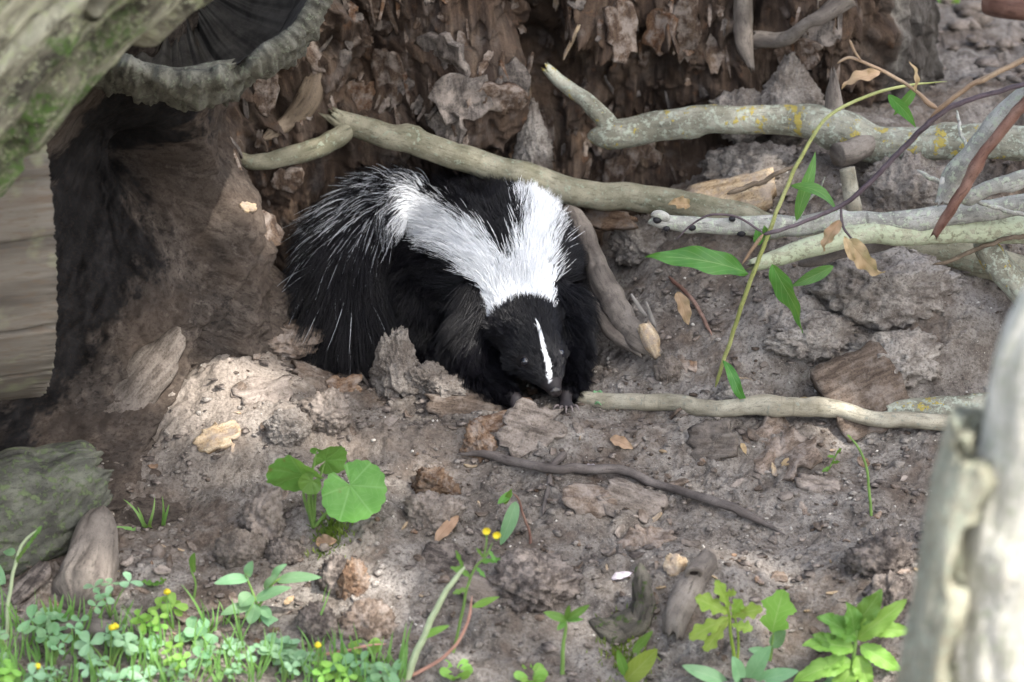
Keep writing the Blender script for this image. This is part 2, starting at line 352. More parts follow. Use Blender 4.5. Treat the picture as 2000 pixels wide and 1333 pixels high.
def axis(lo, hi, step, far, g=1.35):
    a = list(np.arange(lo, hi + step / 2, step)); s = step
    while a[-1] < far: s *= g; a.append(a[-1] + s)
    s = step; b = []
    q = lo
    while q > -far: s *= g; q -= s; b.append(q)
    return np.array(b[::-1] + a)
gx = axis(-.66, .68, .0023, 70); gy = axis(-.68, .56, .0024, 90)
GX, GY = np.meshgrid(gx, gy, indexing='ij'); fx, fy = GX.ravel(), GY.ravel()
near = sst(2.2, .9, np.abs(fx)) * sst(3.0, 1.6, np.abs(fy))
gz = ground_base(fx, fy); gp = np.stack([fx, fy, gz * 0], 1)
wp = gp + .02 * np.stack([fbm(gp * 14, 3, seed=1), fbm(gp * 14, 3, seed=2), fx * 0], 1)
lump = fbm(gp * 9, 4, .5, 3) * .014
d1, eg, idc = cells(wp * np.array([26, 26, 1]), 4)
cl = (idc - .4) * .010 * sst(.0, .22, eg)
d1b, egb, idb = cells(wp * np.array([75, 75, 1]), 5)
cl2 = (idb - .4) * .0065 * sst(.0, .25, egb)
patch = sst(-.15, .35, fbm(gp * 7, 3, seed=9))          # crumbly in places, trodden smooth in others
fine = fbm(gp * 110, 4, .65, 6) * .0022
DET = (lump + (cl + cl2) * (.25 + .9 * patch) + fine) * near + fbm(gp * .6, 3, seed=8) * .05 * (1 - near)
gz = gz + DET
bankm = sst(.04, .2, fx) * sst(-.06, .06, fy)
tone = np.clip(sst(-.05, .5, fbm(gp * 8, 4, .6, 12)) * .8 + .75 * sst(-.02, .10, fy) * sst(.10, -.05, fx) + .25 * bankm * patch, 0, 1) * near
pale = np.clip(gauss(fx, fy, -.335, -.015, .075, .10, -.5) * 1.2 + .35 * gauss(fx, fy, -.2, -.1, .12, .06), 0, 1)
GV = np.stack([fx, fy, gz], 1)
ground = mk('ground', GV, grid_faces(len(gx), len(gy)), MAT['soil'], origin=(0, 0, 0), attrs={'tone': tone, 'pale': pale})
tag(ground, 'bare grey brown crumbly soil sloping down from the rotten stump', kind='structure')

def inpoly(x, y, poly):
    r = np.zeros(len(x), bool); n = len(poly)
    for k in range(n):
        (x1, y1), (x2, y2) = poly[k], poly[(k + 1) % n]
        c = ((y1 > y) != (y2 > y)) & (x < (x2 - x1) * (y - y1) / ((y2 - y1) or 1e-9) + x1); r ^= c
    return r
def pl_dist(x, y, pl):
    d = np.full(len(x), 1e9)
    for (x1, y1), (x2, y2) in zip(pl[:-1], pl[1:]):
        t = np.clip(((x - x1) * (x2 - x1) + (y - y1) * (y2 - y1)) / ((x2 - x1) ** 2 + (y2 - y1) ** 2), 0, 1)
        d = np.minimum(d, np.hypot(x - x1 - t * (x2 - x1), y - y1 - t * (y2 - y1)))
    return d
# ------------------------------------------------------------------ the rotten stump behind the skunk
FOOT = [(-.95, .75), (-1.0, .4), (-.85, .16), (-.62, .10), (-.47, .11), (-.375, .18), (-.33, .27), (-.25, .31), (-.12, .36), (-.02, .38), (.05, .44),
        (.16, .43), (.3, .43), (.42, .44), (.50, .51), (.52, .63), (.42, .85), (0, 1.0), (-.5, .95), (-.95, .75)]
ft = spline(np.array([(a, b, 0) for a, b in FOOT]), 4000); fl_ = np.concatenate([[0], np.cumsum(np.linalg.norm(np.diff(ft, axis=0), axis=1))])
LEN = fl_[-1]
i0 = np.argmin(np.abs(ft[:1500, 0] + .72) + 9 * (ft[:1500, 1] > .3)); s_a = fl_[i0]
i1 = np.argmin(np.linalg.norm(ft - np.array([.52, .66, 0]), axis=1)); s_b = fl_[i1]
ss = np.concatenate([np.linspace(0, s_a, 24, endpoint=False), np.arange(s_a, s_b, .0021), np.linspace(s_b, LEN, 40)[:-1]])
zz = np.concatenate([np.arange(-.06, .52, .0021), np.linspace(.53, .85, 12)])
bx, by = np.interp(ss, fl_, ft[:, 0]), np.interp(ss, fl_, ft[:, 1])
tx, ty = np.gradient(bx, ss), np.gradient(by, ss); nn = np.hypot(tx, ty); ox, oy = ty / nn, -tx / nn
BX, ZZ = np.meshgrid(bx, zz, indexing='ij'); BY = np.repeat(by[:, None], len(zz), 1); OX = np.repeat(ox[:, None], len(zz), 1); OY = np.repeat(oy[:, None], len(zz), 1)
X, Y, Z, OX, OY = (a.ravel() for a in (BX, BY, ZZ, OX, OY))
left = sst(-.31, -.37, X) * sst(.3, .24, Y)
flare = .20 * np.exp(-np.clip(Z, -.06, 1) / .10) * left + .05 * np.exp(-np.clip(Z, -.06, 1) / .06) * (1 - left)
X0, Y0 = X + OX * flare, Y + OY * flare
pp = np.stack([X0, Y0, Z], 1)
# the wood fibre runs up and down, and aslant along the left root flare
gr = np.stack([X0, Y0, Z * .16], 1)
sl = np.stack([X0 * .75 - Z * .66, Y0, (X0 * .66 + Z * .75) * .055], 1)
grain = gr * (1 - left[:, None]) + sl * left[:, None]
wp = pp + .030 * np.stack([fbm(pp * 11, 3, seed=21), fbm(pp * 11, 3, seed=22), fbm(pp * 11, 3, seed=23)], 1)
big = fbm(pp * np.array([6, 6, 5]), 3, seed=24) * .030
fibre = ridged(grain * np.array([42, 42, 42]), 4, .55, 25) * .0060
d1, eg, idc = cells(wp * np.array([15, 15, 9]), 26); chunk = (idc - .45) * .045 * sst(0, .13, eg)
d1, egb, idb = cells((wp + .01 * fbm(pp * 40, 2, seed=3)[:, None]) * np.array([42, 42, 17]), 27); chunk2 = (idb - .45) * .024 * sst(0, .18, egb)
fine = fbm(pp * np.array([120, 120, 70]), 4, .6, 28) * .0026
rough = 1 - .86 * left
disp = big * (1 - .5 * left) + fibre * (1 - .25 * left) + left * .010 * ridged(grain * 13, 3, .55, 29) + (chunk + chunk2) * rough + fine * (1 - .4 * left)
WF = [  # px, py, half width, half height (pixels), metres out (+) or in (-), tilt
    (470, 555, 24, 70, -.16, .35), (455, 610, 16, 30, -.08, 0), (300, 620, 10, 120, -.022, .5), (350, 560, 8, 110, -.02, .42), (240, 700, 9, 90, -.018, .6), (400, 640, 10, 70, -.02, .3), (930, 160, 120, 110, .045, .2), (985, 240, 60, 60, .012, 0), (1065, 150, 52, 120, -.075, 0),
    (885, 120, 70, 120, .020, .2), (1240, 60, 130, 60, .035, 0), (1330, 110, 40, 110, .030, 0), (1180, 60, 50, 60, .035, 0), (1290, 150, 60, 60, -.04, 0),
    (1560, 60, 60, 70, .03, 0), (1500, 40, 40, 60, -.05, 0), (730, 130, 60, 80, -.03, 0), (600, 200, 50, 110, .03, .4), (520, 120, 60, 90, -.05, 0),
    (395, 450, 34, 150, .045, .25), (320, 300, 40, 70, -.08, 0), (240, 330, 120, 150, -.10, .3), (430, 300, 30, 100, -.03, 0), (560, 640, 60, 30, .02, 0),
    (1650, 90, 40, 120, .02, 0), (1390, 310, 110, 40, -.08, 0), (560, 520, 60, 60, .02, 0), (840, 210, 60, 50, .02, 0), (1200, 250, 120, 40, -.02, 0)]
for px, py, hw, hh, am, tl in WF:
    Yc = .36 if px >= 500 else .20; c = P(px, py, Yc); m_ = mpp(Yc); dx, dz = (X - c[0]) / m_, -(Z - c[2]) / m_
    c_, s_ = math.cos(tl), math.sin(tl); a, b = (dx * c_ + dz * s_) / hw, (-dx * s_ + dz * c_) / hh
    r2 = a * a + b * b
    disp = disp + am * np.exp(-r2 ** 1.5) * (Y < .62)
bark = sst(.455, .475, X) * sst(.15, .16, Y)
disp = disp * (1 - .55 * bark) + bark * (ridged(np.stack([X0, Y0, Z * .25], 1) * 40, 3, .5, 31) * .010)
VX, VY = X0 + OX * disp, Y0 + OY * disp
VZ = Z + fbm(pp * 30, 3, seed=33) * .004 - np.where(disp > .02, (disp - .02) * .5, 0) * rough
SV = np.stack([VX, VY, VZ], 1); nu, nv = len(ss), len(zz)
F = grid_faces(nu, nv, True)
top = np.arange(nu) * nv + nv - 1; cen = np.array([[np.mean(VX), np.mean(VY), .7]])
tri = np.stack([top, np.roll(top, -1), np.full(nu, len(SV))], 1)
zone = np.clip(left + .0 * X, 0, 1)
DARK_SHADE_POLY = [tuple(P(a, b, .16)[[0, 2]] * 1000) for a, b in ((90, 300), (230, 120), (420, 130), (395, 240), (335, 330), (325, 450), (270, 520), (205, 600), (120, 690), (20, 780))]      # dark old wood with the cavity's shade painted in, ragged outline
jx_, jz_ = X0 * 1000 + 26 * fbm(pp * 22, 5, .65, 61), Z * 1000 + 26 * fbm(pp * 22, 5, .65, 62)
dd_ = pl_dist(jx_, jz_, DARK_SHADE_POLY + DARK_SHADE_POLY[:1]); dark_shaded = np.where(inpoly(jx_, jz_, DARK_SHADE_POLY), sst(-4, 12, dd_), sst(4, -4, -4 + dd_ * 2)) * left
dark_shaded = np.clip(dark_shaded + .35 * sst(.1, .4, fbm(pp * 16, 4, .6, 63)) * left, 0, 1)
STUMP_O = (-.25, .55, .03)
stump = thing('rotten_stump', 'huge crumbling brown rotten tree stump behind the skunk', 'tree stump', STUMP_O)
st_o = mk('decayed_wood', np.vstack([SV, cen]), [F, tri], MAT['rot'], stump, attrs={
    'grain': np.vstack([grain, cen]), 'zone': np.append(zone, 0), 'dark_shaded': np.append(dark_shaded, 0), 'bark': np.append(bark, 0)})

bpy.context.view_layer.update()
def bvh_of(o):
    me = o.data; n = len(me.vertices); co = np.zeros(n * 3, np.float32); me.vertices.foreach_get('co', co); co = co.reshape(-1, 3) + np.array(o.matrix_world.translation, np.float32)
    return BVHTree.FromPolygons(co.tolist(), [tuple(p.vertices) for p in me.polygons])
# ray targets are coarse enough to build fast: a regular height lookup for the soil, a tree for the stump
from bisect import bisect
GZ2 = gz.reshape(len(gx), len(gy))
def gh(x, y):
    x = np.atleast_1d(x); y = np.atleast_1d(y)
    i = np.clip(np.searchsorted(gx, x) - 1, 0, len(gx) - 2); j = np.clip(np.searchsorted(gy, y) - 1, 0, len(gy) - 2)
    a = (x - gx[i]) / (gx[i + 1] - gx[i]); b = (y - gy[j]) / (gy[j + 1] - gy[j])
    return (GZ2[i, j] * (1 - a) + GZ2[i + 1, j] * a) * (1 - b) + (GZ2[i, j + 1] * (1 - a) + GZ2[i + 1, j + 1] * a) * b
def G(px, py):
    """Where the ray through that pixel meets the soil."""
    d = ray(px, py); t = np.linspace(2.5, 9, 3000); q = CAM + d * t[:, None]
    k = np.argmax(q[:, 2] < gh(q[:, 0], q[:, 1])); p = q[k]; p[2] = gh(p[0], p[1])[0]; return p
def gnorm(x, y, e=.006):
    a = (gh(x + e, y) - gh(x - e, y)) / (2 * e); b = (gh(x, y + e) - gh(x, y - e)) / (2 * e)
    return unit(np.array([-a[0], -b[0], 1.0]))
k2 = np.zeros((nu, nv), bool); k2[::3, ::3] = True
SVg = SV.reshape(nu, nv, 3)[::3, ::3]; su, sv_ = SVg.shape[:2]
S_BVH = BVHTree.FromPolygons(SVg.reshape(-1, 3).tolist(), grid_faces(su, sv_, True).tolist())
def Wl(px, py):
    """Where that ray meets the stump, and the surface direction there."""
    d = unit(ray(px, py)); h = S_BVH.ray_cast(Vector(CAM), Vector(d))
    if h[0] is None: return P(px, py, .4), np.array([0, -1.0, 0])
    n = np.array(h[1]); n = n if n @ d < 0 else -n
    return np.array(h[0]), n
# ------------------------------------------------------------------ shape builders (they return vertices, faces, attributes)
def tube(pts, seg=None, rings=None, rough=.06, rscale=60, ends=('cut', 'cut'), seed=0, knots=(), plates=0.0, pscale=20, arc=None, wave=0.0, wob=None):
    """Round, tapering, uneven stick or log through world points (x, y, z, radius)."""
    pts = np.asarray(pts, float); L = np.linalg.norm(np.diff(pts[:, :3], axis=0), axis=1).sum(); rm = pts[:, 3].max()
    seg = seg or int(np.clip(rm * 6.3 / .003, 10, 64)); rings = rings or int(np.clip(L / max(.003, rm * .18), 12, 260))
    q = spline(pts, rings); c = q[:, :3]; r = q[:, 3]
    wob = (.35 if rm < .03 else 0.0) if wob is None else wob
    if wob:
        sl_ = np.concatenate([[0], np.cumsum(np.linalg.norm(np.diff(c, axis=0), axis=1))]); fq = .16 / max(rm, .004)
        c = c + wob * r[:, None] * np.stack([fbm(np.stack([sl_ * fq, sl_ * 0 + seed * 1.7, sl_ * 0 + k * 5.3], 1), 3, .6, seed + k) for k in range(3)], 1)
    t = unit(np.gradient(c, axis=0)); n = np.zeros_like(t); up = np.array([0, 0, 1.0]) if abs(t[0][2]) < .9 else np.array([1.0, 0, 0])
    n[0] = unit(np.cross(t[0], up))
    for k in range(1, rings): n[k] = unit(n[k - 1] - t[k] * (n[k - 1] @ t[k]))
    b = np.cross(t, n)
    wrap = arc is None
    th = np.linspace(0, 2 * math.pi, seg, endpoint=False) if wrap else np.linspace(arc[0], arc[1], seg)
    s = np.concatenate([[0], np.cumsum(np.linalg.norm(np.diff(c, axis=0), axis=1))])
    R = r[:, None] * np.ones(seg); TH = th[None, :] * np.ones((rings, 1)); SS = s[:, None] * np.ones(seg)
    g = np.stack([np.cos(TH) * R, np.sin(TH) * R, SS * .22], -1).reshape(-1, 3) + seed * 3.1
    dv = rough * fbm(g * rscale * .4, 4, .55, seed) + .35 * rough * fbm(g * rscale * 2.2, 3, .6, seed + 1)
    if plates:
        wg = g + .012 * fbm(g * 30, 3, seed=seed + 2)[:, None]; d1, e, i = cells(wg * pscale * np.array([1, 1, 1.1]), seed)
        dv = dv + plates * ((i - .3) * sst(0, .16, e) - .55 * (1 - sst(0, .10, e)))
    dv = dv.reshape(rings, seg)
    ax = np.zeros((rings, seg))
    for (u, a, w_, h_) in knots:                     # along 0..1, angle, width (m), height (m)
        da = (TH - a + math.pi) % (2 * math.pi) - math.pi
        dd = np.sqrt((da * R) ** 2 + (SS - u * s[-1]) ** 2) / w_
        R = R + h_ * np.exp(-dd ** 2 * 1.2) - .5 * h_ * np.exp(-(dd * 2.6) ** 2)
    R = R * (1 + dv)
    if wave: R = R * (1 + wave * np.sin(SS * 35 + seed))
    for e, k0, sg in ((ends[0], 0, 1), (ends[1], rings - 1, -1)):
        if e == 'broken':
            m_ = max(3, int(.9 * rm / (s[-1] / rings))); nz = fbm(np.stack([np.cos(th) * 2.2, np.sin(th) * 2.2, th * 0 + seed], 1), 3, .7, seed) 
            for j in range(m_):
                k = k0 + sg * j; f = 1 - j / m_; ax[k] += -sg * f * nz * min(rm, .018) * .8
        elif e == 'taper':
            m_ = max(3, int(rings * .12))
            for j in range(m_): R[k0 + sg * j] *= math.sqrt((j + .15) / m_)
        elif e == 'round':
            m_ = max(3, int(rm * 1.0 / (s[-1] / rings)) + 2)
            for j in range(m_): R[k0 + sg * j] *= math.sqrt(max(0.02, 1 - (1 - (j + .1) / m_) ** 2))
    V = c[:, None, :] + (np.cos(TH) * R)[..., None] * n[:, None, :] + (np.sin(TH) * R)[..., None] * b[:, None, :] + ax[..., None] * t[:, None, :]
    idx = np.arange(rings * seg).reshape(rings, seg)
    if wrap:
        F = np.stack([idx[:-1], np.roll(idx, -1, 1)[:-1], np.roll(idx, -1, 1)[1:], idx[1:]], -1).reshape(-1, 4)
        nV = rings * seg; caps = []; extra = []
        for k, e in ((0, ends[0]), (rings - 1, ends[1])):
            cc = c[k] + (ax[k].mean() - (0 if e != 'broken' else (1 if k else -1) * rm * .35)) * t[k]; ci = nV + len(extra); extra.append(cc)
            ring = idx[k]; nx = np.roll(ring, -1)
            caps.append(np.stack([nx, ring, np.full(seg, ci)], 1) if k == 0 else np.stack([ring, nx, np.full(seg, ci)], 1))
        V = np.vstack([V.reshape(-1, 3), extra]); g = np.vstack([g, g[:1], g[-1:]])
        return V, [F, np.vstack(caps)], {'grain': g}
    F = np.stack([idx[:-1, :-1], idx[:-1, 1:], idx[1:, 1:], idx[1:, :-1]], -1).reshape(-1, 4)
    return V.reshape(-1, 3), [F], {'grain': g}
def pt(px, py, Y, rpx):
    p = P(px, py, Y); return (*p, rpx * mpp(Y))
def gp_(px, py, rpx, lift=.6):
    """A point on the soil under that pixel, raised by a share of the radius."""
    p = G(px, py); r = rpx * mpp(p[1]); return (p[0], p[1], p[2] + r * lift, r)
def shell(V, F, thick, centre=None):
    """Close an open sheet into a slab of that thickness along its vertex directions."""
    V = np.asarray(V); F = F[0] if isinstance(F, list) else F; n = np.zeros_like(V)
    fn = np.cross(V[F[:, 1]] - V[F[:, 0]], V[F[:, 3]] - V[F[:, 0]])
    for k in range(4): np.add.at(n, F[:, k], fn)
    n = unit(n); W = V - n * (thick[:, None] if isinstance(thick, np.ndarray) else thick); N = len(V)
    from collections import Counter
    ed = np.concatenate([F[:, [k, (k + 1) % 4]] for k in range(4)]); key = np.sort(ed, 1); _, inv, cnt = np.unique(key, axis=0, return_inverse=True, return_counts=True)
    bd = ed[cnt[inv.ravel()] == 1]
    return np.vstack([V, W]), [F, F[:, ::-1] + N, np.stack([bd[:, 1], bd[:, 0], bd[:, 0] + N, bd[:, 1] + N], 1)]
def basis(n, yaw):
    """Axes with z along n, x turned by yaw about it."""
    z = unit(n); x = unit(np.cross([0, 1.0, 0], z) if abs(z[1]) < .95 else np.cross([0, 0, 1.0], z)); y = np.cross(z, x)
    c, s = math.cos(yaw), math.sin(yaw); return np.stack([x * c + y * s, -x * s + y * c, z])
_ico = {}
def ico(k):
    if k not in _ico:
        bm = bmesh.new(); bmesh.ops.create_icosphere(bm, subdivisions=k, radius=1.0)
        bm.verts.ensure_lookup_table(); _ico[k] = (np.array([v.co[:] for v in bm.verts]), np.array([[v.index for v in f.verts] for f in bm.faces])); bm.free()
    return _ico[k]
def lump(c, rad, seed=0, sub=4, rough=.22, freq=2.0, facet=.25, ax=None, fine=.05, power=1.0):
    """Irregular clod, stone or stub: radii per axis, uneven with flat facets and crumbly relief."""
    U, F = ico(sub); d = U * (1 + rough * fbm(U * freq * .8, 3, .5, seed)[:, None])
    _, e, i = cells(U * freq * 1.1 + .2 * fbm(U * 3, 2, seed=seed)[:, None], seed + 3); d = d * (1 + facet * ((i - .5) * sst(0, .25, e)))[:, None]
    d = d * (1 + fine * fbm(U * freq * 6, 4, .6, seed + 5))[:, None]
    if power != 1: d = np.sign(d) * np.abs(d) ** power
    V = d * np.asarray(rad); A = np.eye(3) if ax is None else ax
    return V @ A + np.asarray(c), F, {'grain': V * np.array([1, .18, 1]) + seed}
def flake(c, L, W, T, ax, seed=0, curl=0.0, bend=0.0, jag=.25, nr=5, nt=22, square=0.0, grainrough=.12):
    """Bark or wood fragment: ragged outline, real thickness, curled across and bent along."""
    th = np.linspace(0, 2 * math.pi, nt, endpoint=False)
    ro = 1 + jag * fbm(np.stack([np.cos(th) * 1.7, np.sin(th) * 1.7, th * 0 + seed * 2.7], 1), 4, .65, seed)
    if square: ro = ro * (1 + square * (1 / np.maximum(np.abs(np.cos(th)), np.abs(np.sin(th))) - 1))
    rr = np.array([.0, .35, .68, .9, 1.0])[:nr] if nr == 5 else np.linspace(0, 1, nr)
    Vt = []
    for r in rr:
        x = np.cos(th) * ro * r * L / 2; y = np.sin(th) * ro * r * W / 2
        Vt.append(np.stack([x, y, th * 0], 1))
    top = np.vstack([Vt[0][:1], *Vt[1:]]); N = len(top)
    h = fbm(np.stack([top[:, 0] / L * 2.2, top[:, 1] / W * 5, top[:, 0] * 0 + seed], 1), 3, .6, seed + 4) * grainrough * W
    cv = curl * (top[:, 1] / W * 2) ** 2 * W * .5 + bend * (top[:, 0] / L * 2) ** 2 * L * .5
    a = top.copy(); a[:, 2] = T * .5 + cv + h; b = top * np.array([.94, .94, 1]); b[:, 2] = -T * .5 + cv + h * .7
    F4 = []; F3 = []
    k1 = len(rr) - 1
    for j in range(nt):
        j2 = (j + 1) % nt
        F3.append((0, 1 + j, 1 + j2)); F3.append((N, N + 1 + j2, N + 1 + j))
        for k in range(k1 - 1):
            p, q = 1 + k * nt, 1 + (k + 1) * nt
            F4.append((p + j, q + j, q + j2, p + j2)); F4.append((N + p + j2, N + q + j2, N + q + j, N + p + j))
        q = 1 + (k1 - 1) * nt; F4.append((q + j, N + q + j, N + q + j2, q + j2))
    V = np.vstack([a, b])
    return V @ ax + np.asarray(c), [np.array(F4), np.array(F3)], {'grain': V * np.array([.16, 1, 1]) + seed * .37}
# ------------------------------------------------------------------ the skunk
CH = {  # chains of (px, py, Y, radius in metres): spine from nose to tail, then the legs
    'spine': [(1084, 764, -.046, .0085), (1076, 745, -.038, .0135), (1064, 717, -.022, .0225), (1044, 685, .0, .0325), (1032, 655, .028, .0375), (1024, 612, .070, .0430),
              (1008, 560, .115, .058), (978, 522, .175, .078), (930, 508, .245, .083), (860, 480, .275, .055)],
    'tail': [(860, 480, .275, .05), (800, 425, .275, .034), (738, 428, .25, .029), (692, 488, .215, .028), (676, 570, .18, .028), (674, 635, .15, .024), (676, 668, .135, .015)],
    'fore': [(968, 600, .100, .040), (932, 680, .068, .029), (942, 740, .022, .021), (985, 772, -.010, .0125), (1008, 781, -.024, .0095)],
    'fore2': [(1065, 610, .090, .040), (1092, 690, .050, .026), (1106, 742, .010, .0150), (1106, 765, -.012, .0115), (1105, 774, -.022, .0085)],
    'hind': [(880, 550, .215, .070), (835, 630, .16, .042), (815, 690, .13, .018), (850, 706, .10, .012)],
    'hind2': [(1040, 560, .25, .05), (1090, 640, .21, .03), (1090, 670, .18, .016)],
}
chain = {k: spline(np.array([(*P(a, b, c), d) for a, b, c, d in v]), 44) for k, v in CH.items()}
bm = bmesh.new()
def ball(c, r, sc=None):
    m = Matrix.Translation(Vector(c)) @ (sc if sc is not None else Matrix.Identity(4)); bmesh.ops.create_icosphere(bm, subdivisions=3, radius=r, matrix=m)
for k, q in chain.items():
    for row in q[::1 if k in ('spine', 'tail') else 1]: ball(row[:3], row[3])
HEADX = unit(chain['spine'][2][:3] - chain['spine'][18][:3])
for e in ((974, 640, .035), (1094, 632, .05)):                       # low round ears
    ball(P(*e), .0140, Matrix.Diagonal((1, .6, 1, 1)))
ball(P(1010, 704, .006), .0175); ball(P(1084, 698, .012), .016)      # cheeks
for ch_, sx in (('fore', 1), ('fore2', 1)):                          # toes
    c0 = chain[ch_][-1][:3]
    for t_ in range(5):
        a = (t_ - 2) * .36; d = np.array([math.sin(a) * .8 + (.25 if ch_ == 'fore' else 0), -math.cos(a), 0]); 
        for u in (.35, .7, 1.0):
            p = c0 + d * .0165 * u; p[2] = c0[2] - .0035 - .004 * u; ball(p, .0043 - .0008 * u)
me = bpy.data.meshes.new('body'); bm.to_mesh(me); bm.free()
tmp = bpy.data.objects.new('tmp', me); COL.objects.link(tmp)
r = tmp.modifiers.new('r', 'REMESH'); r.mode = 'VOXEL'; r.voxel_size = .0026
s_ = tmp.modifiers.new('s', 'SMOOTH'); s_.iterations = 14; s_.factor = .5
dg = bpy.context.evaluated_depsgraph_get(); body_me = bpy.data.meshes.new_from_object(tmp.evaluated_get(dg)); bpy.data.objects.remove(tmp)
n = len(body_me.vertices); co = np.zeros(n * 3, np.float32); body_me.vertices.foreach_get('co', co); co = co.reshape(-1, 3).astype(float)
SK_O = np.array([.0, .1, .03])
skunk = thing('skunk', 'black skunk with white back stripes and bushy tail nosing the soil', 'skunk', SK_O)
WHITE = [(985, 648), (958, 630), (936, 570), (905, 512), (850, 486), (800, 474), (765, 462), (752, 420), (765, 385), (800, 384), (850, 402), (905, 430), (960, 478), (1000, 526),
         (1018, 475), (1020, 430), (1002, 372), (1010, 345), (1060, 350), (1082, 400), (1080, 450), (1076, 510), (1088, 575), (1066, 640), (1025, 656)]
FACE = [(1050, 628), (1056, 655), (1065, 690), (1072, 722), (1075, 748)]
chin = np.vstack([chain[k] for k in chain]); ctan = np.vstack([unit(np.gradient(chain[k][:, :3], axis=0)) for k in chain])
cpart = np.concatenate([[i] * len(chain[k]) for i, k in enumerate(chain)]); cu = np.concatenate([np.linspace(0, 1, len(chain[k])) for k in chain])
def nearest(p):
    out = np.zeros(len(p), int)
    for a in range(0, len(p), 4000):
        d = np.linalg.norm(p[a:a + 4000, None, :] - chin[None, :, :3], axis=2) / chin[None, :, 3] ** .55; out[a:a + 4000] = d.argmin(1)
    return out
def whiteness(p, part, u, mixin=0.0):
    """Which skin carries white fur: nape patch, the two back stripes, and the blaze down the face."""
    x, y = proj(p); jx = 11 * fbm(p * 130, 2, seed=3); jy = 11 * fbm(p * 130, 2, seed=5); rj = np.random.default_rng(6).normal(size=(2, len(x))) * mixin
    w = inpoly(x + jx + rj[0], y + jy + rj[1], WHITE) & (part <= 1) & ((part == 0) & (u > .30) | (part == 1) & (u < .26))
    wb = np.interp(y, [628, 650, 700, 735, 750], [.8, 3.2, 5.6, 4.6, 1.0]); f = (pl_dist(x + .22 * jx, y, FACE) < wb) & (part == 0) & (u < .55)
    return w, f
MATB = NT('skunk_skin'); MATB.bsdf(MATB.mix(MATB.attr('white'), MATB.mix(MATB.attr('bare'), (.010, .009, .010), (.022, .018, .020)), (.55, .55, .56)), .6, None, .3)
ni = nearest(co); w0, f0 = whiteness(co, cpart[ni], cu[ni])
bare = np.clip(((cpart[ni] == 2) | (cpart[ni] == 3)) * sst(.965, .995, cu[ni]) + (cpart[ni] == 0) * sst(.055, .01, cu[ni]), 0, 1)
body_me.attributes.new('white', 'FLOAT', 'POINT').data.foreach_set('value', (w0 | f0).astype(np.float32))
body_me.attributes.new('bare', 'FLOAT', 'POINT').data.foreach_set('value', bare.astype(np.float32))
nl = np.zeros(n * 3, np.float32); body_me.vertices.foreach_get('normal', nl); nl = nl.reshape(-1, 3).astype(float)
body_me.calc_loop_triangles(); tr = np.zeros(len(body_me.loop_triangles) * 3, np.int32); body_me.loop_triangles.foreach_get('vertices', tr); tr = tr.reshape(-1, 3)
BB = BVHTree.FromPolygons(co.tolist(), tr.tolist())
body_me.vertices.foreach_set('co', (co - SK_O).astype(np.float32).ravel())
body_me.polygons.foreach_set('use_smooth', np.ones(len(body_me.polygons), bool)); body_me.update()
body_me.materials.clear(); body_me.materials.append(MATB.m)
body_me.name = 'body'; body = new_obj('body', body_me, skunk)

def hair_obj(name, pts, rad, mat, parent, org):
    n, k, _ = pts.shape; hc = bpy.data.hair_curves.new(name); hc.add_curves([k] * n)
    hc.attributes['position'].data.foreach_set('vector', (pts - org).astype(np.float32).ravel())
    ra = hc.attributes.get('radius') or hc.attributes.new('radius', 'FLOAT', 'POINT'); ra.data.foreach_set('value', rad.astype(np.float32).ravel())
    hc.materials.append(mat); return new_obj(name, hc, parent)
def hair_mat(name, c1, c2, rough, spec):
    m = NT(name); hi = m.t.nodes.new('ShaderNodeHairInfo'); m.bsdf(m.mix(hi.outputs['Random'], c1, c2), rough, None, spec); return m.m
HB = hair_mat('black_fur', (.0028, .0028, .0042), (.0075, .0068, .0092), .34, .30); HW = hair_mat('white_fur', (.80, .82, .84), (.92, .93, .94), .5, .4); HG = hair_mat('grey_white_fur', (.36, .38, .41), (.66, .68, .71), .5, .4)
hr = np.random.default_rng(5)
NH = 185000
ar = np.linalg.norm(np.cross(co[tr[:, 1]] - co[tr[:, 0]], co[tr[:, 2]] - co[tr[:, 0]]), axis=1)
tpart = cpart[ni[tr[:, 0]]]; tu = cu[ni[tr[:, 0]]]
dens = np.where((tpart == 0) & (tu < .42), 1.8, np.where(tpart == 1, 1.9, 1.0))
x_t, y_t = proj(co[tr[:, 0]]); dens = dens * np.where(w0[tr[:, 0]], 2.2, 1.0)
pr = ar * dens; pk = hr.choice(len(tr), NH, p=pr / pr.sum())
a, b = hr.random(NH), hr.random(NH); fl = a + b > 1; a[fl], b[fl] = 1 - a[fl], 1 - b[fl]
root = co[tr[pk, 0]] * (1 - a - b)[:, None] + co[tr[pk, 1]] * a[:, None] + co[tr[pk, 2]] * b[:, None]
nor = unit(nl[tr[pk, 0]] * (1 - a - b)[:, None] + nl[tr[pk, 1]] * a[:, None] + nl[tr[pk, 2]] * b[:, None])
hi_ = nearest(root); part = cpart[hi_]; u = cu[hi_]; flow = ctan[hi_]
ln = np.select([part == 0, part == 1, part >= 4], [np.interp(u, [0, .05, .12, .25, .38, .48, .6, .8, 1], [.0015, .0035, .007, .011, .014, .026, .035, .042, .046]), np.interp(u, [0, .15, .5, .85, 1], [.042, .054, .066, .066, .055]), np.interp(u, [0, .6, 1], [.030, .018, .005])],
               np.interp(u, [0, .4, .7, .92, 1], [.036, .030, .020, .010, .0008]))
keep = ~((part == 2) | (part == 3)) | (u < .985)
lift = np.select([part == 0, part == 1], [np.interp(u, [0, .2, .4, .55, 1], [.2, .42, .65, .95, 1.1]), np.full(NH, .95)], .7)
w_, f_ = whiteness(root, part, u, 7.0)
rx, ry = proj(root)
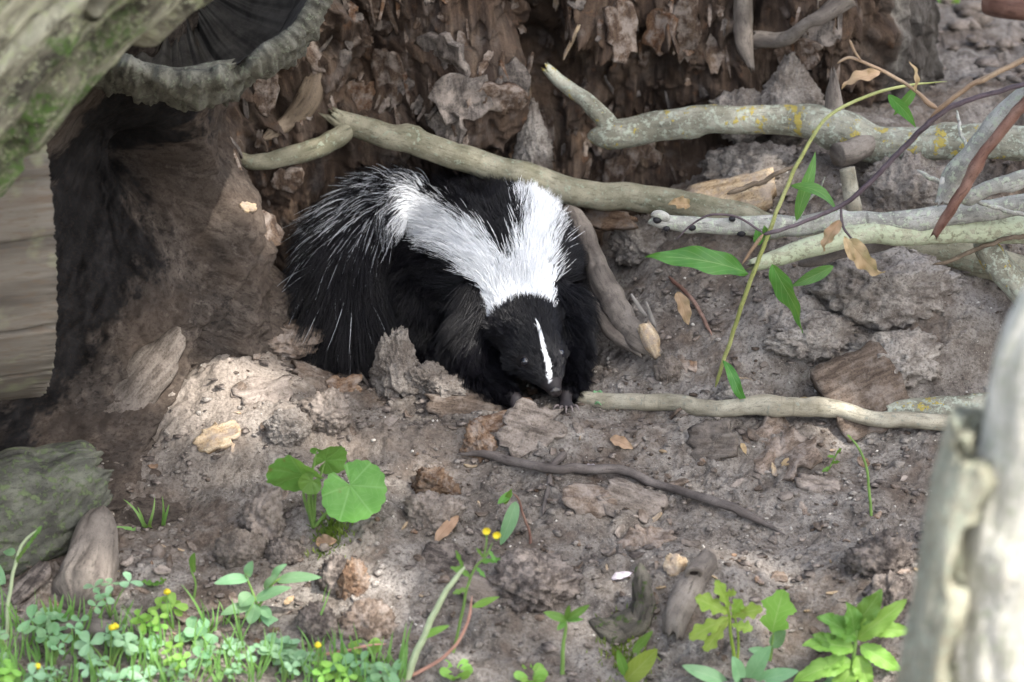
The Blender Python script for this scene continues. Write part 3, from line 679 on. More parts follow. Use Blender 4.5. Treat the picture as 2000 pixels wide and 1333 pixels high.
keep &= ~((np.hypot(rx - 1024, ry - 707) < 15) & (part == 0))                                      # the eye stays clear
keep &= ~((part == 0) & (u < .03))
ln = ln * (.5 + .7 * hr.random(NH)); ln[f_] *= .75
# tangent flow, sagging and wind-tossed a little; hairs gather in locks
fl_t = unit(flow - nor * (flow * nor).sum(1)[:, None]); swirl = np.stack([fbm(root * 28, 2, seed=k) for k in (41, 42, 43)], 1)
dir0 = unit(nor * lift[:, None] + fl_t + .55 * swirl + hr.normal(size=(NH, 3)) * .17)
down = np.array([0, 0, -1.0]); K = 7; tt = np.linspace(0, 1, K)
sag = np.select([part == 1, part == 0], [.75 + 0 * u, np.interp(u, [0, .4, 1], [.0, .15, .35])], .25)
side = np.where(part == 1, 1.0, .4)[:, None] * np.stack([fbm(root * 60, 2, seed=k) for k in (51, 52, 53)], 1)
pts = root[:, None, :] + dir0[:, None, :] * (ln[:, None] * tt)[..., None] + (sag[:, None, None] * down + .45 * side[:, None, :] + .25 * fl_t[:, None, :]) * (ln[:, None] * tt ** 2.1)[..., None] * .55
pts = pts + hr.normal(size=(NH, 1, 3)) * (ln * .05)[:, None, None] * (tt ** 1.5)[None, :, None]
ck = hr.choice(NH, 4200, replace=False); kd = KDTree(len(ck))
for i, c in enumerate(ck): kd.insert(Vector(root[c]), i)
kd.balance(); own = np.array([ck[kd.find(Vector(p))[1]] for p in root])
same = (part[own] == part); cl = np.where(same, np.select([part == 1, (part == 0) & (u < .4), w_], [.65, .5, .42], .62), 0) * (.5 + .5 * hr.random(NH))
off = pts[own] - root[own][:, None, :]; sc = (ln / (ln[own] + 1e-9)).clip(0, 1.3); target = root[own][:, None, :] + off * sc[:, None, None]
pts = pts + (target - pts) * (cl[:, None] * tt ** 1.4)[..., None]
zg = gh(pts[..., 0].ravel(), pts[..., 1].ravel()).reshape(NH, K) + .002; pts[..., 2] = np.maximum(pts[..., 2], np.where(tt > 0, zg, pts[..., 2]))
rad = np.where(w_, 1.1, 1.0)[:, None] * np.interp(tt, [0, .5, 1], [.00034, .00032, .00008])[None, :] * np.where((part == 0) & (u < .4), .9, 1.0)[:, None] * (.8 + .4 * hr.random(NH))[:, None]
tailw = (part == 1) & ~w_ & (hr.random(NH) < np.where((ry < 425) & (u < .5), .20, np.where(ry < 450, .05, .008)))
isw = (w_ | f_) & keep; isg = tailw & keep; isb = keep & ~isw & ~isg
fur = hair_obj('fur', pts[isb], rad[isb], HB, skunk, SK_O); fur['label'] = 'long black fur with a blue sheen'
stripe = hair_obj('stripe_fur', pts[isw], rad[isw], HW, skunk, SK_O); stripe['label'] = 'white fur of the nape, back stripes and face blaze'
g2 = pts[isg].copy(); r2 = g2[:, :1]; g2 = r2 + (g2 - r2) * 1.0
tailf = hair_obj('tail_fur', g2, rad[isg], HG, skunk, SK_O); tailf['label'] = 'loose grey white hairs of the tail'
print('hairs', isb.sum(), isw.sum(), isg.sum())
# eyes, nose, claws
EYE = plain('skunk_eye', (.006, .007, .012), .06, .8); NOSE = plain('skunk_nose', (.020, .016, .017), .38, .5, .4, None, 400, .0004); CLAW = plain('claw_horn', (.20, .165, .16), .45, .4, .3)
def body_hit(px, py):
    h = BB.ray_cast(Vector(CAM), Vector(unit(ray(px, py)))); return (np.array(h[0]), np.array(h[1])) if h[0] is not None else (P(px, py, 0), np.array([0, -1., 0]))
for ex, ey in ((1024, 707), (1096, 690)):
    c, nn_ = body_hit(ex, ey); U, F = ico(3); mk('eye', U * .0056 + c - nn_ * .0014, F, EYE, skunk)
    lid = []; A = basis(nn_, 0); th = np.linspace(0, 2 * math.pi, 25)[:-1]
    q = [(*(c - nn_ * .0002 + A[0] * math.cos(t) * .0056 + A[1] * math.sin(t) * .0048), .0010) for t in np.linspace(0, 2 * math.pi, 15)]
    V, F, at = tube(q, seg=6, rings=30, rough=.0); mk('eyelid', V, F, NOSE, skunk)
c, nn_ = body_hit(1085, 766); A = basis(unit(nn_ + np.array([.2, -.4, 0])), 0)
U, F = ico(3); V = U * np.array([.0080, .0062, .0052]); V[:, 2] -= .0018 * np.exp(-(V[:, 0] / .0012) ** 2) * (V[:, 2] > 0)
for s in (-1, 1): V[:, 2] -= .003 * np.exp(-(((V[:, 0] - s * .004) / .0016) ** 2 + ((V[:, 1] + .001) / .0018) ** 2)) * (V[:, 2] > 0)
mk('nose', V @ A + c - nn_ * .001, F, NOSE, skunk)
for ch_ in ('fore', 'fore2'):
    c0 = chain[ch_][-1][:3]
    for t_ in range(5):
        a = (t_ - 2) * .36; d = np.array([math.sin(a) * .8 + (.25 if ch_ == 'fore' else 0), -math.cos(a), 0]); p = c0 + d * .0175; p[2] = c0[2] - .007
        q = [(*p, .0020), (*(p + d * .006 + np.array([0, 0, .0015])), .0016), (*(p + d * .012 - np.array([0, 0, .0025])), .0004)]
        V, F, at = tube(q, seg=8, rings=12, rough=.03); mk('claw', V, F, CLAW, skunk)
# ------------------------------------------------------------------ logs
A_ = lambda *a: np.array(a, float)
# leaning mossy log close to the lens, upper left corner
Ym = -.42
t = thing('mossy_log', 'thick leaning log with cracked mossy bark in the upper left corner', 'log', P(-500, 760, Ym))
axis_m = [(*P(-740, 590, Ym - .05), .20), (*P(-450, 320, Ym), .19), (*P(-185, 65, Ym), .184), (*P(30, -165, Ym), .178), (*P(290, -440, Ym), .175), (*P(500, -660, Ym), .17)]
V, F, at = tube(axis_m, seg=220, rings=320, rough=.10, rscale=18, plates=.16, pscale=17, seed=4, ends=('cut', 'broken')); mk('trunk', V, F, MAT['moss_log'], t, attrs=at)
# barkless log at the left edge, sawn end turned away to the right
ang = math.radians(17); a_ = A_(-math.cos(ang), -math.sin(ang), .0); c0 = P(30, 372, -.05); Rl = 405 * mpp(-.1)
t = thing('barkless_log', 'weathered barkless log with long cracks at the left edge under the mossy log', 'log', (c0[0] - .3, c0[1] - .1, c0[2] - Rl))
pts_ = [(*(c0 + a_ * k), Rl) for k in (0, .2, .5, .9, 1.4)]
V, F, at = tube(pts_, seg=640, rings=70, rough=.008, rscale=8, seed=9)
# drying cracks run along the log as narrow clefts
rel = V - c0; along = rel @ a_; rad_ = rel - along[:, None] * a_; e1 = unit(A_(math.sin(ang), -math.cos(ang), 0)); e2 = A_(0, 0, 1.0)
th = np.arctan2(rad_ @ e2, rad_ @ e1)
for th0, w_c, sl, dep in ((.12, .004, -.25, .012), (-.36, .0045, -.3, .014), (-.70, .003, -.2, .006), (.42, .003, -.2, .007)):
    d = th - th0 - sl * along - .03 * fbm(np.stack([along * 9, along * 0 + th0, along * 0], 1), 3); V = V - unit(rad_) * (dep * np.exp(-(d / w_c / 2.0) ** 2))[:, None]
V[along < .012] += (unit(rad_) * fbm(V * 260, 2)[:, None] * .002 + a_ * fbm(V * 200, 3, seed=2)[:, None] * .003)[along < .012]
mk('trunk', V, F, MAT['sawn'], t, attrs=at)
# hollow log end above the skunk's left: a thick bark rim round a dark web-strewn hollow
Yh = -.02; hc = P(358, -150, Yh); ha = unit(A_(.12, -.86, .50)); hx = unit(np.cross(ha, [0, 1, 0])); hy = np.cross(ha, hx)
t = thing('hollow_log', 'hollow log end with a thick grey bark rim below the mossy log', 'log', hc - ha * .3)
nt_ = 420; th = np.linspace(0, 2 * math.pi, nt_, endpoint=False)
Ro, Ri = .184, .164
rim_m = branch_mat('hollow_rim_bark', (.17, .165, .13), (.06, .056, .046), (.31, .305, .25), .35, (.28, .30, .22), bumpd=.003)
hollow_shade_m = plain('hollow_shaded_wood', (.030, .028, .026), .9, .2, 0, (.085, .080, .072), 30, .003)  # shade inside the hollow put into the colour, with greyish webs
def ring_part(name, lev, mat, rag):
    VV, GR = [], []
    for z_, r_, on in lev:
        cs = np.stack([np.cos(th), np.sin(th), th * 0 + z_ * 3], 1)
        rr = r_ * (1 + .03 * fbm(cs * 2.2, 4, .6, 5)) + on * (.0016 * ridged(cs * np.array([26, 26, 2]), 3, .6, 6) + .009 * fbm(cs * 6, 5, .7, 7))
        zz_ = z_ + rag * (.014 * fbm(cs * np.array([5, 5, .3]), 5, .7, 8) - .02 * sst(.25, .5, fbm(cs * np.array([3.1, 3.1, .2]), 2, seed=9)))
        VV.append(hc + np.cos(th)[:, None] * rr[:, None] * hx + np.sin(th)[:, None] * rr[:, None] * hy + (zz_ + 0 * th)[:, None] * ha); GR.append(np.stack([np.cos(th) * r_, np.sin(th) * r_, th * 0 + z_ * .4], 1))
    V = np.vstack(VV); idx = np.arange(len(V)).reshape(len(lev), nt_); F = np.stack([idx[:-1], np.roll(idx, -1, 1)[:-1], np.roll(idx, -1, 1)[1:], idx[1:]], -1).reshape(-1, 4)
    mk(name, V, F, mat, t, attrs={'grain': np.vstack(GR)})
ring_part('bark_rim', [(-.30, Ro * .8, 0), (-.22, Ro * .88, 0), (-.17, Ro * .94, .5), (-.12, Ro, 1), (-.09, Ro, 1), (-.07, Ro, 1), (-.05, Ro, 1), (-.035, Ro, 1), (-.022, Ro, 1), (-.012, Ro, 1), (-.004, Ro * .995, 1), (0, Ro * .98, .6), (.001, Ro * .96, .2), (.001, Ro * .94, 0), (.0, Ro * .92, 0), (-.003, Ri * 1.01, 0), (-.008, Ri, 0)], rim_m, 1)
ring_part('hollow_wall', [(-.006, Ri * 1.005, 0), (-.02, Ri * .985, 0), (-.06, Ri * .96, 0), (-.12, Ri * .93, 0), (-.18, Ri * .88, 0), (-.23, Ri * .6, 0), (-.24, Ri * .1, 0)], hollow_shade_m, .6)
# bark slab hanging in front of the hollow log
q = spline(A_(pt(235, 130, -.07, 17), pt(300, 142, -.075, 19), pt(370, 146, -.08, 19), pt(428, 134, -.075, 17), pt(456, 124, -.07, 8)), 60)
V, F, at = tube(q, seg=40, rings=90, rough=.16, rscale=40, seed=14, ends=('broken', 'broken')); V[:, 1] += (V[:, 2] - V[:, 2].mean()) * -.2
tag(mk('bark_slab', V, F, rim_m, attrs=at), 'short curved grey bark slab hanging under the hollow log rim', 'bark')
# sunlit split log close to the lens, right edge
Yr = -1.30
t = thing('split_log', 'pale sunlit leaning log with loose bark at the right edge', 'log', P(1940, 1900, Yr))
V, F, at = tube([(*P(1960, 2300, Yr + .1), 0.1012), (*P(1960, 1900, Yr), 0.0967), (*P(2000, 1333, Yr), 0.0799), (*P(2035, 1050, Yr), 0.0743), (*P(2090, 850, Yr), 0.0743), (*P(2110, 720, Yr), 0.0743), (*P(2185, 590, Yr), 0.0743), (*P(2295, 430, Yr), 0.0765)], seg=110, rings=220, rough=.10, rscale=22, seed=6, plates=.03, pscale=24, knots=[(.70, 2.5, .018, 0.0101)])
split_m = branch_mat('barkless_pale_wood', (.56, .54, .46), (.40, .385, .31), (.66, .64, .57), .35, (.46, .50, .34), .2, bumpd=.003)
mk('bare_wood', V, F, split_m, t, attrs=at)
q = [(*P(1951, 2300, Yr + .1), 0.1215), (*P(1949, 1900, Yr), 0.1170), (*P(1986, 1333, Yr), 0.1001), (*P(2013, 1050, Yr), 0.0956), (*P(2027, 985, Yr), 0.0934), (*P(2057, 905, Yr), 0.0934)]
V, F, at = tube(q, seg=60, rings=160, rough=.07, rscale=26, seed=7, plates=.05, pscale=26, arc=(.3, 2.30))
nz = fbm(np.stack([np.linspace(0, 9, 60)] * 3, 1), 3, .7, 5); VV_ = V.reshape(160, 60, 3); VV_[-14:] += (np.linspace(0, 1, 14)[:, None] * nz[None, :] * .03)[..., None] * A_(0, .1, 1); V = VV_.reshape(-1, 3)
V2, F2 = shell(V, F, .020); at2 = {'grain': np.vstack([at['grain']] * 2)}
bark_m = branch_mat('loose_grey_bark', (.34, .325, .24), (.20, .19, .14), (.47, .46, .36), .6, (.40, .43, .33), .25, bumpd=.004)
mk('loose_bark', V2, F2, bark_m, t, attrs=at2)
# low mossy log half buried at lower left, sawn across
m0 = P(-260, 1010, -.30)
t = thing('half_buried_log', 'low half buried log with greenish bark at the left edge above the clover', 'log', m0)
V, F, at = tube([(*P(-420, 1110, -.30), .076), (*P(-150, 1045, -.28), .080), (*P(20, 1003, -.26), .070), (*P(100, 974, -.245), .056), (*P(160, 940, -.235), .044), (*P(195, 928, -.225), .028)], seg=160, rings=240, rough=.12, rscale=20, plates=.075, pscale=16, seed=12, ends=('cut', 'broken'))
V[:, 2] += .010 * fbm(V * 14, 3, .5, 3)
gm = branch_mat('green_grey_bark', (.110, .112, .088), (.042, .040, .034), (.175, .18, .135), .40, (.13, .17, .075), 0, bumpd=.004)
mk('trunk', V, F, gm, t, attrs=at)
# end of a cut log at the very top right
V, F, at = tube([pt(1932, 2, .55, 28), pt(1985, 14, .52, 29), pt(2100, 25, .5, 30), pt(2400, 60, .45, 32)], seg=40, rough=.05, seed=13)
tag(mk('cut_log', V, F, MAT['twig_red'], attrs=at), 'blurred end of a reddish sawn log in the top right corner', 'log')

# ------------------------------------------------------------------ branches and sticks
def branch(name, label, segs, mat, cat='branch', group=None):
    """segs: list of (part name, points, options, material or None)."""
    p0 = segs[0][1][0]; t = thing(name, label, cat, p0[:3], group)
    for k, (nm, pts, opt, m) in enumerate(segs):
        o = dict(rough=.07, seed=len(label) + k * 3); o.update(opt or {}); V, F, at = tube(pts, **o); mk(nm, V, F, m or mat, t, attrs=at)
    return t
branch('forked_branch', 'long smooth greenish grey branch lying behind the skunk to the right', [
    ('stem', [pt(648, 222, .285, 13), pt(690, 243, .29, 22), pt(780, 268, .275, 25), pt(900, 310, .265, 26), pt(1010, 350, .27, 27), pt(1110, 374, .275, 27), pt(1300, 398, .26, 27), pt(1430, 424, .23, 28), pt(1560, 462, .20, 28), pt(1720, 484, .165, 28), pt(1830, 492, .14, 30), pt(1960, 528, .12, 33), pt(2120, 600, .08, 34)], dict(ends=('broken', 'cut'), knots=[(.11, 4.6, .012, .006), (.845, 4.3, .020, .007)], rough=.05), None),
    ('side_limb', [pt(690, 248, .29, 19), pt(655, 268, .282, 20), pt(600, 292, .27, 20), pt(545, 308, .262, 18), pt(490, 316, .26, 15), pt(462, 300, .275, 11)], dict(ends=('round', 'round')), None)], MAT['branch'])
branch('lichened_branch', 'thick grey branch with yellow lichen and stub crossing the upper right', [
    ('stem', [pt(1150, 262, .335, 19), pt(1200, 258, .33, 27), pt(1300, 242, .325, 29), pt(1420, 234, .315, 27), pt(1540, 240, .30, 29), pt(1640, 252, .285, 38), pt(1720, 274, .275, 36), pt(1800, 280, .265, 33), pt(1900, 283, .25, 34), pt(2060, 290, .22, 34), pt(2300, 310, .19, 36)], dict(ends=('round', 'cut'), knots=[(.18, 1.5, .012, .006), (.43, 1.2, .02, .006), (.62, 4.4, .012, .005)]), None),
    ('fork', [pt(1195, 262, .33, 24), pt(1172, 226, .335, 18), pt(1140, 196, .345, 15), pt(1100, 162, .36, 13), pt(1070, 132, .37, 10)], dict(ends=('round', 'broken'), knots=[(.35, 1.2, .009, .004)]), None),
    ('stub', [pt(1645, 262, .285, 30), pt(1636, 220, .29, 20), pt(1632, 180, .292, 14), pt(1628, 146, .295, 4)], dict(ends=('round', 'broken')), MAT['root_grey']),
    ('cut_stub', [pt(1712, 268, .28, 26), pt(1680, 290, .255, 25), pt(1640, 302, .235, 24)], dict(ends=('round', 'cut')), MAT['chip_brown'] if 0 else MAT['root_grey'])], MAT['lichen_branch'])
Yt = .02
branch('budded_twig', 'pale grey twig with black buds and lichen pointing at the skunk', [
    ('stem', [pt(1266, 434, Yt, 10), pt(1300, 431, Yt, 14), pt(1400, 440, Yt, 16), pt(1500, 438, Yt, 20), pt(1620, 437, Yt, 20), pt(1740, 432, Yt, 21), pt(1850, 420, Yt, 22), pt(2000, 400, Yt, 21), pt(2150, 385, Yt, 24)], dict(ends=('round', 'cut'), knots=[(.09, 1.6, .010, .004), (.27, 1.6, .012, .006), (.42, 4.2, .01, .005), (.6, 1.5, .012, .004)]), None),
    ('tip_fork', [pt(1310, 428, Yt - .004, 11), pt(1285, 420, Yt - .005, 9), pt(1272, 422, Yt - .006, 8)], dict(ends=('round', 'round')), None)], MAT['twig_grey'])
branch('lichened_twig', 'stubby pale green lichened twig end above the yellow stem', [
    ('stem', [pt(1468, 520, -.02, 12), pt(1520, 504, -.015, 17), pt(1570, 487, -.008, 19), pt(1630, 468, .0, 20), pt(1690, 455, .008, 20), pt(1760, 452, .02, 24), pt(1880, 446, .035, 28), pt(2010, 446, .05, 30), pt(2150, 450, .06, 32)], dict(ends=('broken', 'cut'), rough=.09), None),
    ('under_twig', [pt(1560, 520, .05, 9), pt(1600, 506, .045, 13), pt(1680, 480, .045, 16), pt(1770, 466, .05, 16), pt(1860, 460, .05, 14)], dict(ends=('round', 'round')), MAT['root_dark'])], MAT['twig_lichen'])
branch('pale_broken_branch', 'mottled grey branch with white splintered end in front of the right branches', [
    ('stem', [pt(1846, 395, -.05, 16), pt(1872, 340, -.055, 22), pt(1910, 290, -.06, 20), pt(1950, 240, -.065, 20), pt(2010, 180, -.07, 21), pt(2100, 90, -.08, 21)], dict(ends=('broken', 'cut')), None),
    ('splintered_end', [pt(1838, 372, -.052, 3), pt(1846, 352, -.056, 11), pt(1856, 330, -.058, 4)], dict(ends=('broken', 'taper'), rough=.3), plain('fresh_split_wood', (.74, .71, .64), .8, .2, .2))], MAT['twig_grey'])
branch('short_grey_twig', 'short knobbly grey twig above the budded twig at the right edge', [
    ('stem', [pt(1868, 392, -.02, 9), pt(1900, 380, -.02, 14), pt(1945, 362, -.025, 15), pt(2010, 345, -.03, 17), pt(2100, 330, -.035, 18)], dict(ends=('round', 'cut'), knots=[(.1, 1.6, .008, .004), (.5, 1.4, .01, .004)]), None)], MAT['twig_grey'])
branch('slanting_branch', 'thick grey branch slanting down out of the right edge below the twigs', [
    ('stem', [pt(1905, 462, .06, 20), pt(1940, 500, .055, 27), pt(1985, 548, .05, 28), pt(2060, 630, .04, 30)], dict(ends=('round', 'cut')), None)], MAT['lichen_branch'])
branch('upright_stub', 'short upright sawn stick stub behind the purple twig', [
    ('stem', [pt(1674, 425, .12, 17), pt(1664, 380, .125, 16), pt(1653, 326, .13, 15)], dict(ends=('round', 'cut')), None)], MAT['pale_stick'])
branch('purple_twig', 'thin purple twig curving from the right edge down to the yellow stem', [
    ('stem', [pt(2060, 150, -.10, 5.04), pt(2000, 166, -.10, 5.04), pt(1900, 194, -.095, 5.04), pt(1836, 222, -.09, 5.76), pt(1760, 296, -.085, 5.40), pt(1684, 370, -.08, 5.04), pt(1642, 402, -.075, 4.32), pt(1560, 438, -.07, 3.60), pt(1490, 458, -.065, 4.32)], dict(ends=('cut', 'round')), None),
    ('tip', [pt(1490, 458, -.065, 4.32), pt(1472, 482, -.066, 3.60), pt(1450, 516, -.068, 2.88)], dict(ends=('round', 'taper')), MAT['twig_tan']),
    ('side_twig', [pt(1642, 402, -.075, 2.88), pt(1646, 440, -.08, 2.88), pt(1662, 465, -.085, 2.16), pt(1690, 492, -.085, 1.80)], dict(ends=('round', 'taper')), None),
    ('thin_twig', [pt(1490, 455, -.065, 2.52), pt(1440, 425, -.06, 2.16), pt(1390, 420, -.058, 2.16), pt(1350, 440, -.056, 1.80), pt(1320, 470, -.055, 1.80)], dict(ends=('round', 'taper')), None)], MAT['twig_purple'])
branch('red_twig', 'smooth reddish brown twig with whitish broken tip at the right', [
    ('stem', [pt(1826, 458, -.085, 7), pt(1845, 425, -.087, 10), pt(1890, 352, -.09, 11), pt(1905, 325, -.092, 14), pt(1920, 300, -.094, 11), pt(1970, 240, -.098, 11), pt(2040, 160, -.1, 12)], dict(ends=('broken', 'cut')), None)], MAT['twig_red'])
branch('tan_twig', 'tan forked twig with dry leaf scraps against the upper right soil', [
    ('stem', [pt(2060, 84, -.11, 5.76), pt(2000, 116, -.108, 5.76), pt(1900, 166, -.104, 5.04), pt(1840, 208, -.1, 5.04), pt(1815, 232, -.098, 3.60)], dict(ends=('cut', 'taper'), knots=[(.55, 1.5, .006, .002)]), None),
    ('side_twig', [pt(1834, 214, -.099, 4.32), pt(1812, 200, -.095, 5.76), pt(1790, 180, -.09, 3.60), pt(1740, 148, -.085, 3.60), pt(1690, 124, -.08, 3.24), pt(1660, 113, -.078, 2.88), pt(1634, 124, -.076, 2.52)], dict(ends=('round', 'round')), None),
    ('spur', [pt(1682, 120, -.08, 2.52), pt(1668, 98, -.081, 2.52), pt(1660, 78, -.082, 3.60)], dict(ends=('round', 'round')), None)], MAT['twig_tan'])
branch('fallen_stick', 'straight pale fallen stick on the soil right of the skunk nose', [
    ('stem', [gp_(1118, 782, 12, .8), gp_(1200, 796, 15, .9), gp_(1300, 802, 17, .9), gp_(1400, 815, 17, .9), gp_(1500, 822, 19, 1.6), gp_(1600, 836, 18, 2.2), gp_(1700, 848, 16, 2.2), gp_(1800, 852, 16, 1.6), gp_(1900, 850, 17, 1.0)], dict(ends=('round', 'broken'), knots=[(.08, 1.5, .012, .004), (.5, 1.5, .016, .004), (.62, 4, .014, .003)], rough=.09), None)], MAT['pale_stick'])
branch('buried_stick', 'grey stick with yellow lichen behind the fallen stick by the split log', [
    ('stem', [gp_(1730, 815, 26, .4), gp_(1800, 815, 30, .5), gp_(1900, 818, 32, .5), gp_(2050, 820, 32, .5)], dict(ends=('broken', 'cut')), None)], MAT['lichen_branch'])
branch('thin_root', 'thin dark winding root lying across the middle of the soil slope', [
    ('stem', [gp_(892, 898, 6, 1.5), gp_(940, 902, 9, 1.6), gp_(1000, 916, 9, 1.7), gp_(1080, 930, 9, 1.7), gp_(1150, 936, 10, 1.7), gp_(1220, 938, 10, 1.7), gp_(1300, 965, 9, 1.7), gp_(1380, 990, 9, 1.7), gp_(1450, 1016, 9, 1.7), gp_(1536, 1056, 6, 1.5)], dict(ends=('taper', 'taper'), rough=.14), None),
    ('side_root', [gp_(1075, 930, 7, 1.7), gp_(1096, 908, 9, 1.8), gp_(1100, 898, 6, 1.9)], dict(ends=('round', 'round'), rough=.14), None),
    ('side_root', [gp_(1076, 932, 5, 1.6), gp_(1068, 975, 5, 1.5), gp_(1060, 1010, 4, 1.3)], dict(ends=('round', 'taper'), rough=.14), None)], MAT['root_dark'])
branch('grey_root', 'weathered grey root running down the bank beside the skunk', [
    ('stem', [pt(1104, 400, .25, 14), pt(1142, 440, .225, 18), pt(1166, 520, .178, 20), pt(1192, 580, .132, 23), pt(1226, 632, .09, 25), pt(1262, 672, .05, 22), pt(1285, 690, .04, 9)], dict(ends=('round', 'broken'), rough=.30, rscale=40, plates=.10, pscale=55, wob=.7), None),
    ('side_root', [pt(1165, 590, .13, 10), pt(1185, 640, .09, 13), pt(1215, 668, .065, 12), pt(1255, 692, .045, 7)], dict(ends=('round', 'broken'), rough=.2), None)], MAT['root_grey'])
branch('hanging_root', 'grey dead root hanging down the stump right of the rotten hollow', [
    ('stem', [(*(Wl(1448, -20)[0] - [0, .02, 0]), .012), (*(Wl(1452, 40)[0] - [0, .025, 0]), .012), (*(Wl(1458, 80)[0] - [0, .03, 0]), .010), (*(Wl(1466, 118)[0] - [0, .03, 0]), .004)], dict(ends=('cut', 'broken'), rough=.15), None)], MAT['root_grey'])
branch('crossing_root', 'thin grey root bending across the stump toward the upper right', [
    ('stem', [(*(Wl(1475, 70)[0] - [0, .012, 0]), .011), (*(Wl(1530, 65)[0] - [0, .018, 0]), .009), (*(Wl(1575, 30)[0] - [0, .025, 0]), .007), (*(Wl(1600, 15)[0] - [0, .03, 0]), .010), (*(Wl(1655, -20)[0] - [0, .03, 0]), .013)], dict(ends=('broken', 'cut'), rough=.15), None)], MAT['root_grey'])
branch('curved_root', 'tan curved root on the stump left of the forked branch', [
    ('stem', [(*(Wl(625, 110)[0] + [0, .01, 0]), .010), (*(Wl(602, 195)[0] + [0, .004, 0]), .013), (*(Wl(565, 240)[0] + [0, .0, 0]), .010), (*(Wl(512, 278)[0] + [0, .006, 0]), .006)], dict(ends=('round', 'taper'), rough=.3), None)], MAT['root_tan'])
# black buds on the budded twig
bud_m = plain('black_bud', (.016, .015, .018), .55, .3)
tw = bpy.data.objects['budded_twig']
for px, py, r_ in ((1284, 430, 9), (1352, 445, 8), (1302, 447, 7), (1430, 428, 7), (1448, 456, 9), (1475, 440, 6), (1700, 468, 10), (1790, 461, 9)):
    V, F, at = lump(P(px, py, Yt - .008), A_(1, .8, .8) * r_ * mpp(0), px, 2, .1, 1.5, .1); mk('bud', V, F, bud_m, tw)

for lb, q in (('thin grey twig crossing above the budded twig', [(1790, 330, .0, 5), (1860, 372, -.005, 5), (1930, 402, -.01, 4.5), (2020, 425, -.015, 5)]),
              ('fine bent twig rising from the budded twig', [(1560, 428, .01, 4), (1575, 395, .008, 3.2), (1600, 370, .006, 2.6), (1612, 345, .005, 2)]),
              ('fine dry twig under the slanting branch', [(1820, 520, .03, 4), (1880, 500, .03, 4.5), (1950, 470, .025, 4.5), (2030, 455, .02, 5)]),
              ('thin twig leaning against the lichened branch', [(1905, 330, .12, 4.5), (1880, 270, .15, 4), (1868, 215, .18, 3)]),
              ('thin brown twig behind the yellow stem', [(1420, 380, .18, 5), (1480, 360, .19, 5), (1540, 330, .2, 4), (1570, 318, .2, 3)])):
    branch('dry_twig', lb, [('stem', [pt(*k) for k in q], dict(ends=('taper', 'taper'), rough=.12, wob=1.2), None)], MAT['root_tan'] if 'brown' in lb or 'dry' in lb else MAT['twig_grey'], 'twig')
# ------------------------------------------------------------------ clods, wood pieces and bark lying about
def lie(px, py, yaw=0.0, tilt=(0, 0)):
    p = G(px, py); n = unit(gnorm(p[0], p[1]) + A_(tilt[0], tilt[1], 0)); return p, basis(n, yaw)
def clod(label, px, py, hw, hh, seed, name='soil_clod', mat=None, depth=.8, rough=.3, facet=.09, freq=1.2, peak=0.0, Y=None, cat='soil clod', sink=.25, group=None, sub=5):
    """A clod whose middle shows at that pixel; it rests on whatever soil is under it."""
    base = G(px, py + hh) if Y is None else P(px, py + hh, Y)
    m_ = mpp(base[1]); r = A_(hw * m_, hw * m_ * depth, hh * m_ * 1.12)
    V, F, at = lump((0, 0, 0), r, seed, sub, rough, freq, facet, fine=.17)
    if peak:
        k = sst(-r[2], r[2], V[:, 2]); V[:, :2] *= (1 - peak * k)[:, None]
    V = V + base + A_(0, r[1] * .5, r[2] * (1 - sink))
    z = np.zeros(len(V)); at.update(tone=z, pale=z)
    return tag(mk(name, V, F, mat or MAT['clod'], attrs=at), label, cat, group)
def chunk(label, name, px, py, L, W, T, yaw, seed, mat, cat, tilt=(0, 0), curl=0.0, bend=0.0, jag=.25, square=0.0, lift=.3, at3=None, nt=34, group=None, gr=.12):
    p, A = lie(px, py, yaw, tilt)
    if at3 is not None: p = at3
    m_ = mpp(p[1]); V, F, at = flake(p + A[2] * T * m_ * lift, L * m_, W * m_, T * m_, A, seed, curl, bend, jag, 7, nt, square, gr)
    return tag(mk(name, V, F, MAT[mat] if isinstance(mat, str) else mat, attrs=at), label, cat, group)
clod('pale peaked soil clod between the skunk tail and foreleg', 772, 708, 62, 66, 3, peak=.55, rough=.35)
clod('low crumbly clod leaning on the pale peaked clod', 832, 745, 38, 30, 31, rough=.4)
clod('rough low clod in front of the skunk foreleg', 880, 765, 44, 22, 33, rough=.4, facet=.16)
clod('large pyramid of dry soil above the lichened branch', 1540, 180, 78, 62, 5, peak=.6, Y=.36, rough=.3)
clod('broad grey soil heap right of the dry soil pyramid', 1450, 225, 60, 40, 37, Y=.37, rough=.35)
clod('tall pointed grey clod standing behind the forked branch', 1040, 275, 48, 74, 8, peak=.62, Y=.335, rough=.3, facet=.16, freq=1.6)
clod('small angular grey clod below the splintered root tip', 1304, 722, 25, 27, 9, mat=MAT['chip_grey'], rough=.3, facet=.16)
clod('rounded soil lump under the budded twig at the right', 1745, 555, 130, 62, 15, rough=.28, sink=.55, depth=.7)
clod('smooth soil lump in the middle of the right bank', 1590, 650, 95, 42, 16, rough=.25, sink=.6, depth=.7)
clod('small soil lump below the willow leaf', 1450, 775, 60, 26, 17, rough=.3, sink=.5)
clod('brown soil lump behind the wooden block', 1760, 690, 95, 50, 18, rough=.35, sink=.5, depth=.6)
clod('dark soil lump under the lichened branch', 1480, 330, 90, 50, 19, Y=.31, rough=.4, sink=.4)
clod('soil lump behind the upright stub', 1780, 375, 90, 62, 20, Y=.2, rough=.3, sink=.4)
clod('low clod in the gap under the forked branch', 1250, 470, 55, 40, 21, rough=.4, sink=.4)
clod('sandy lump in front of the bark tunnel', 560, 830, 45, 30, 23, rough=.3, sink=.45)
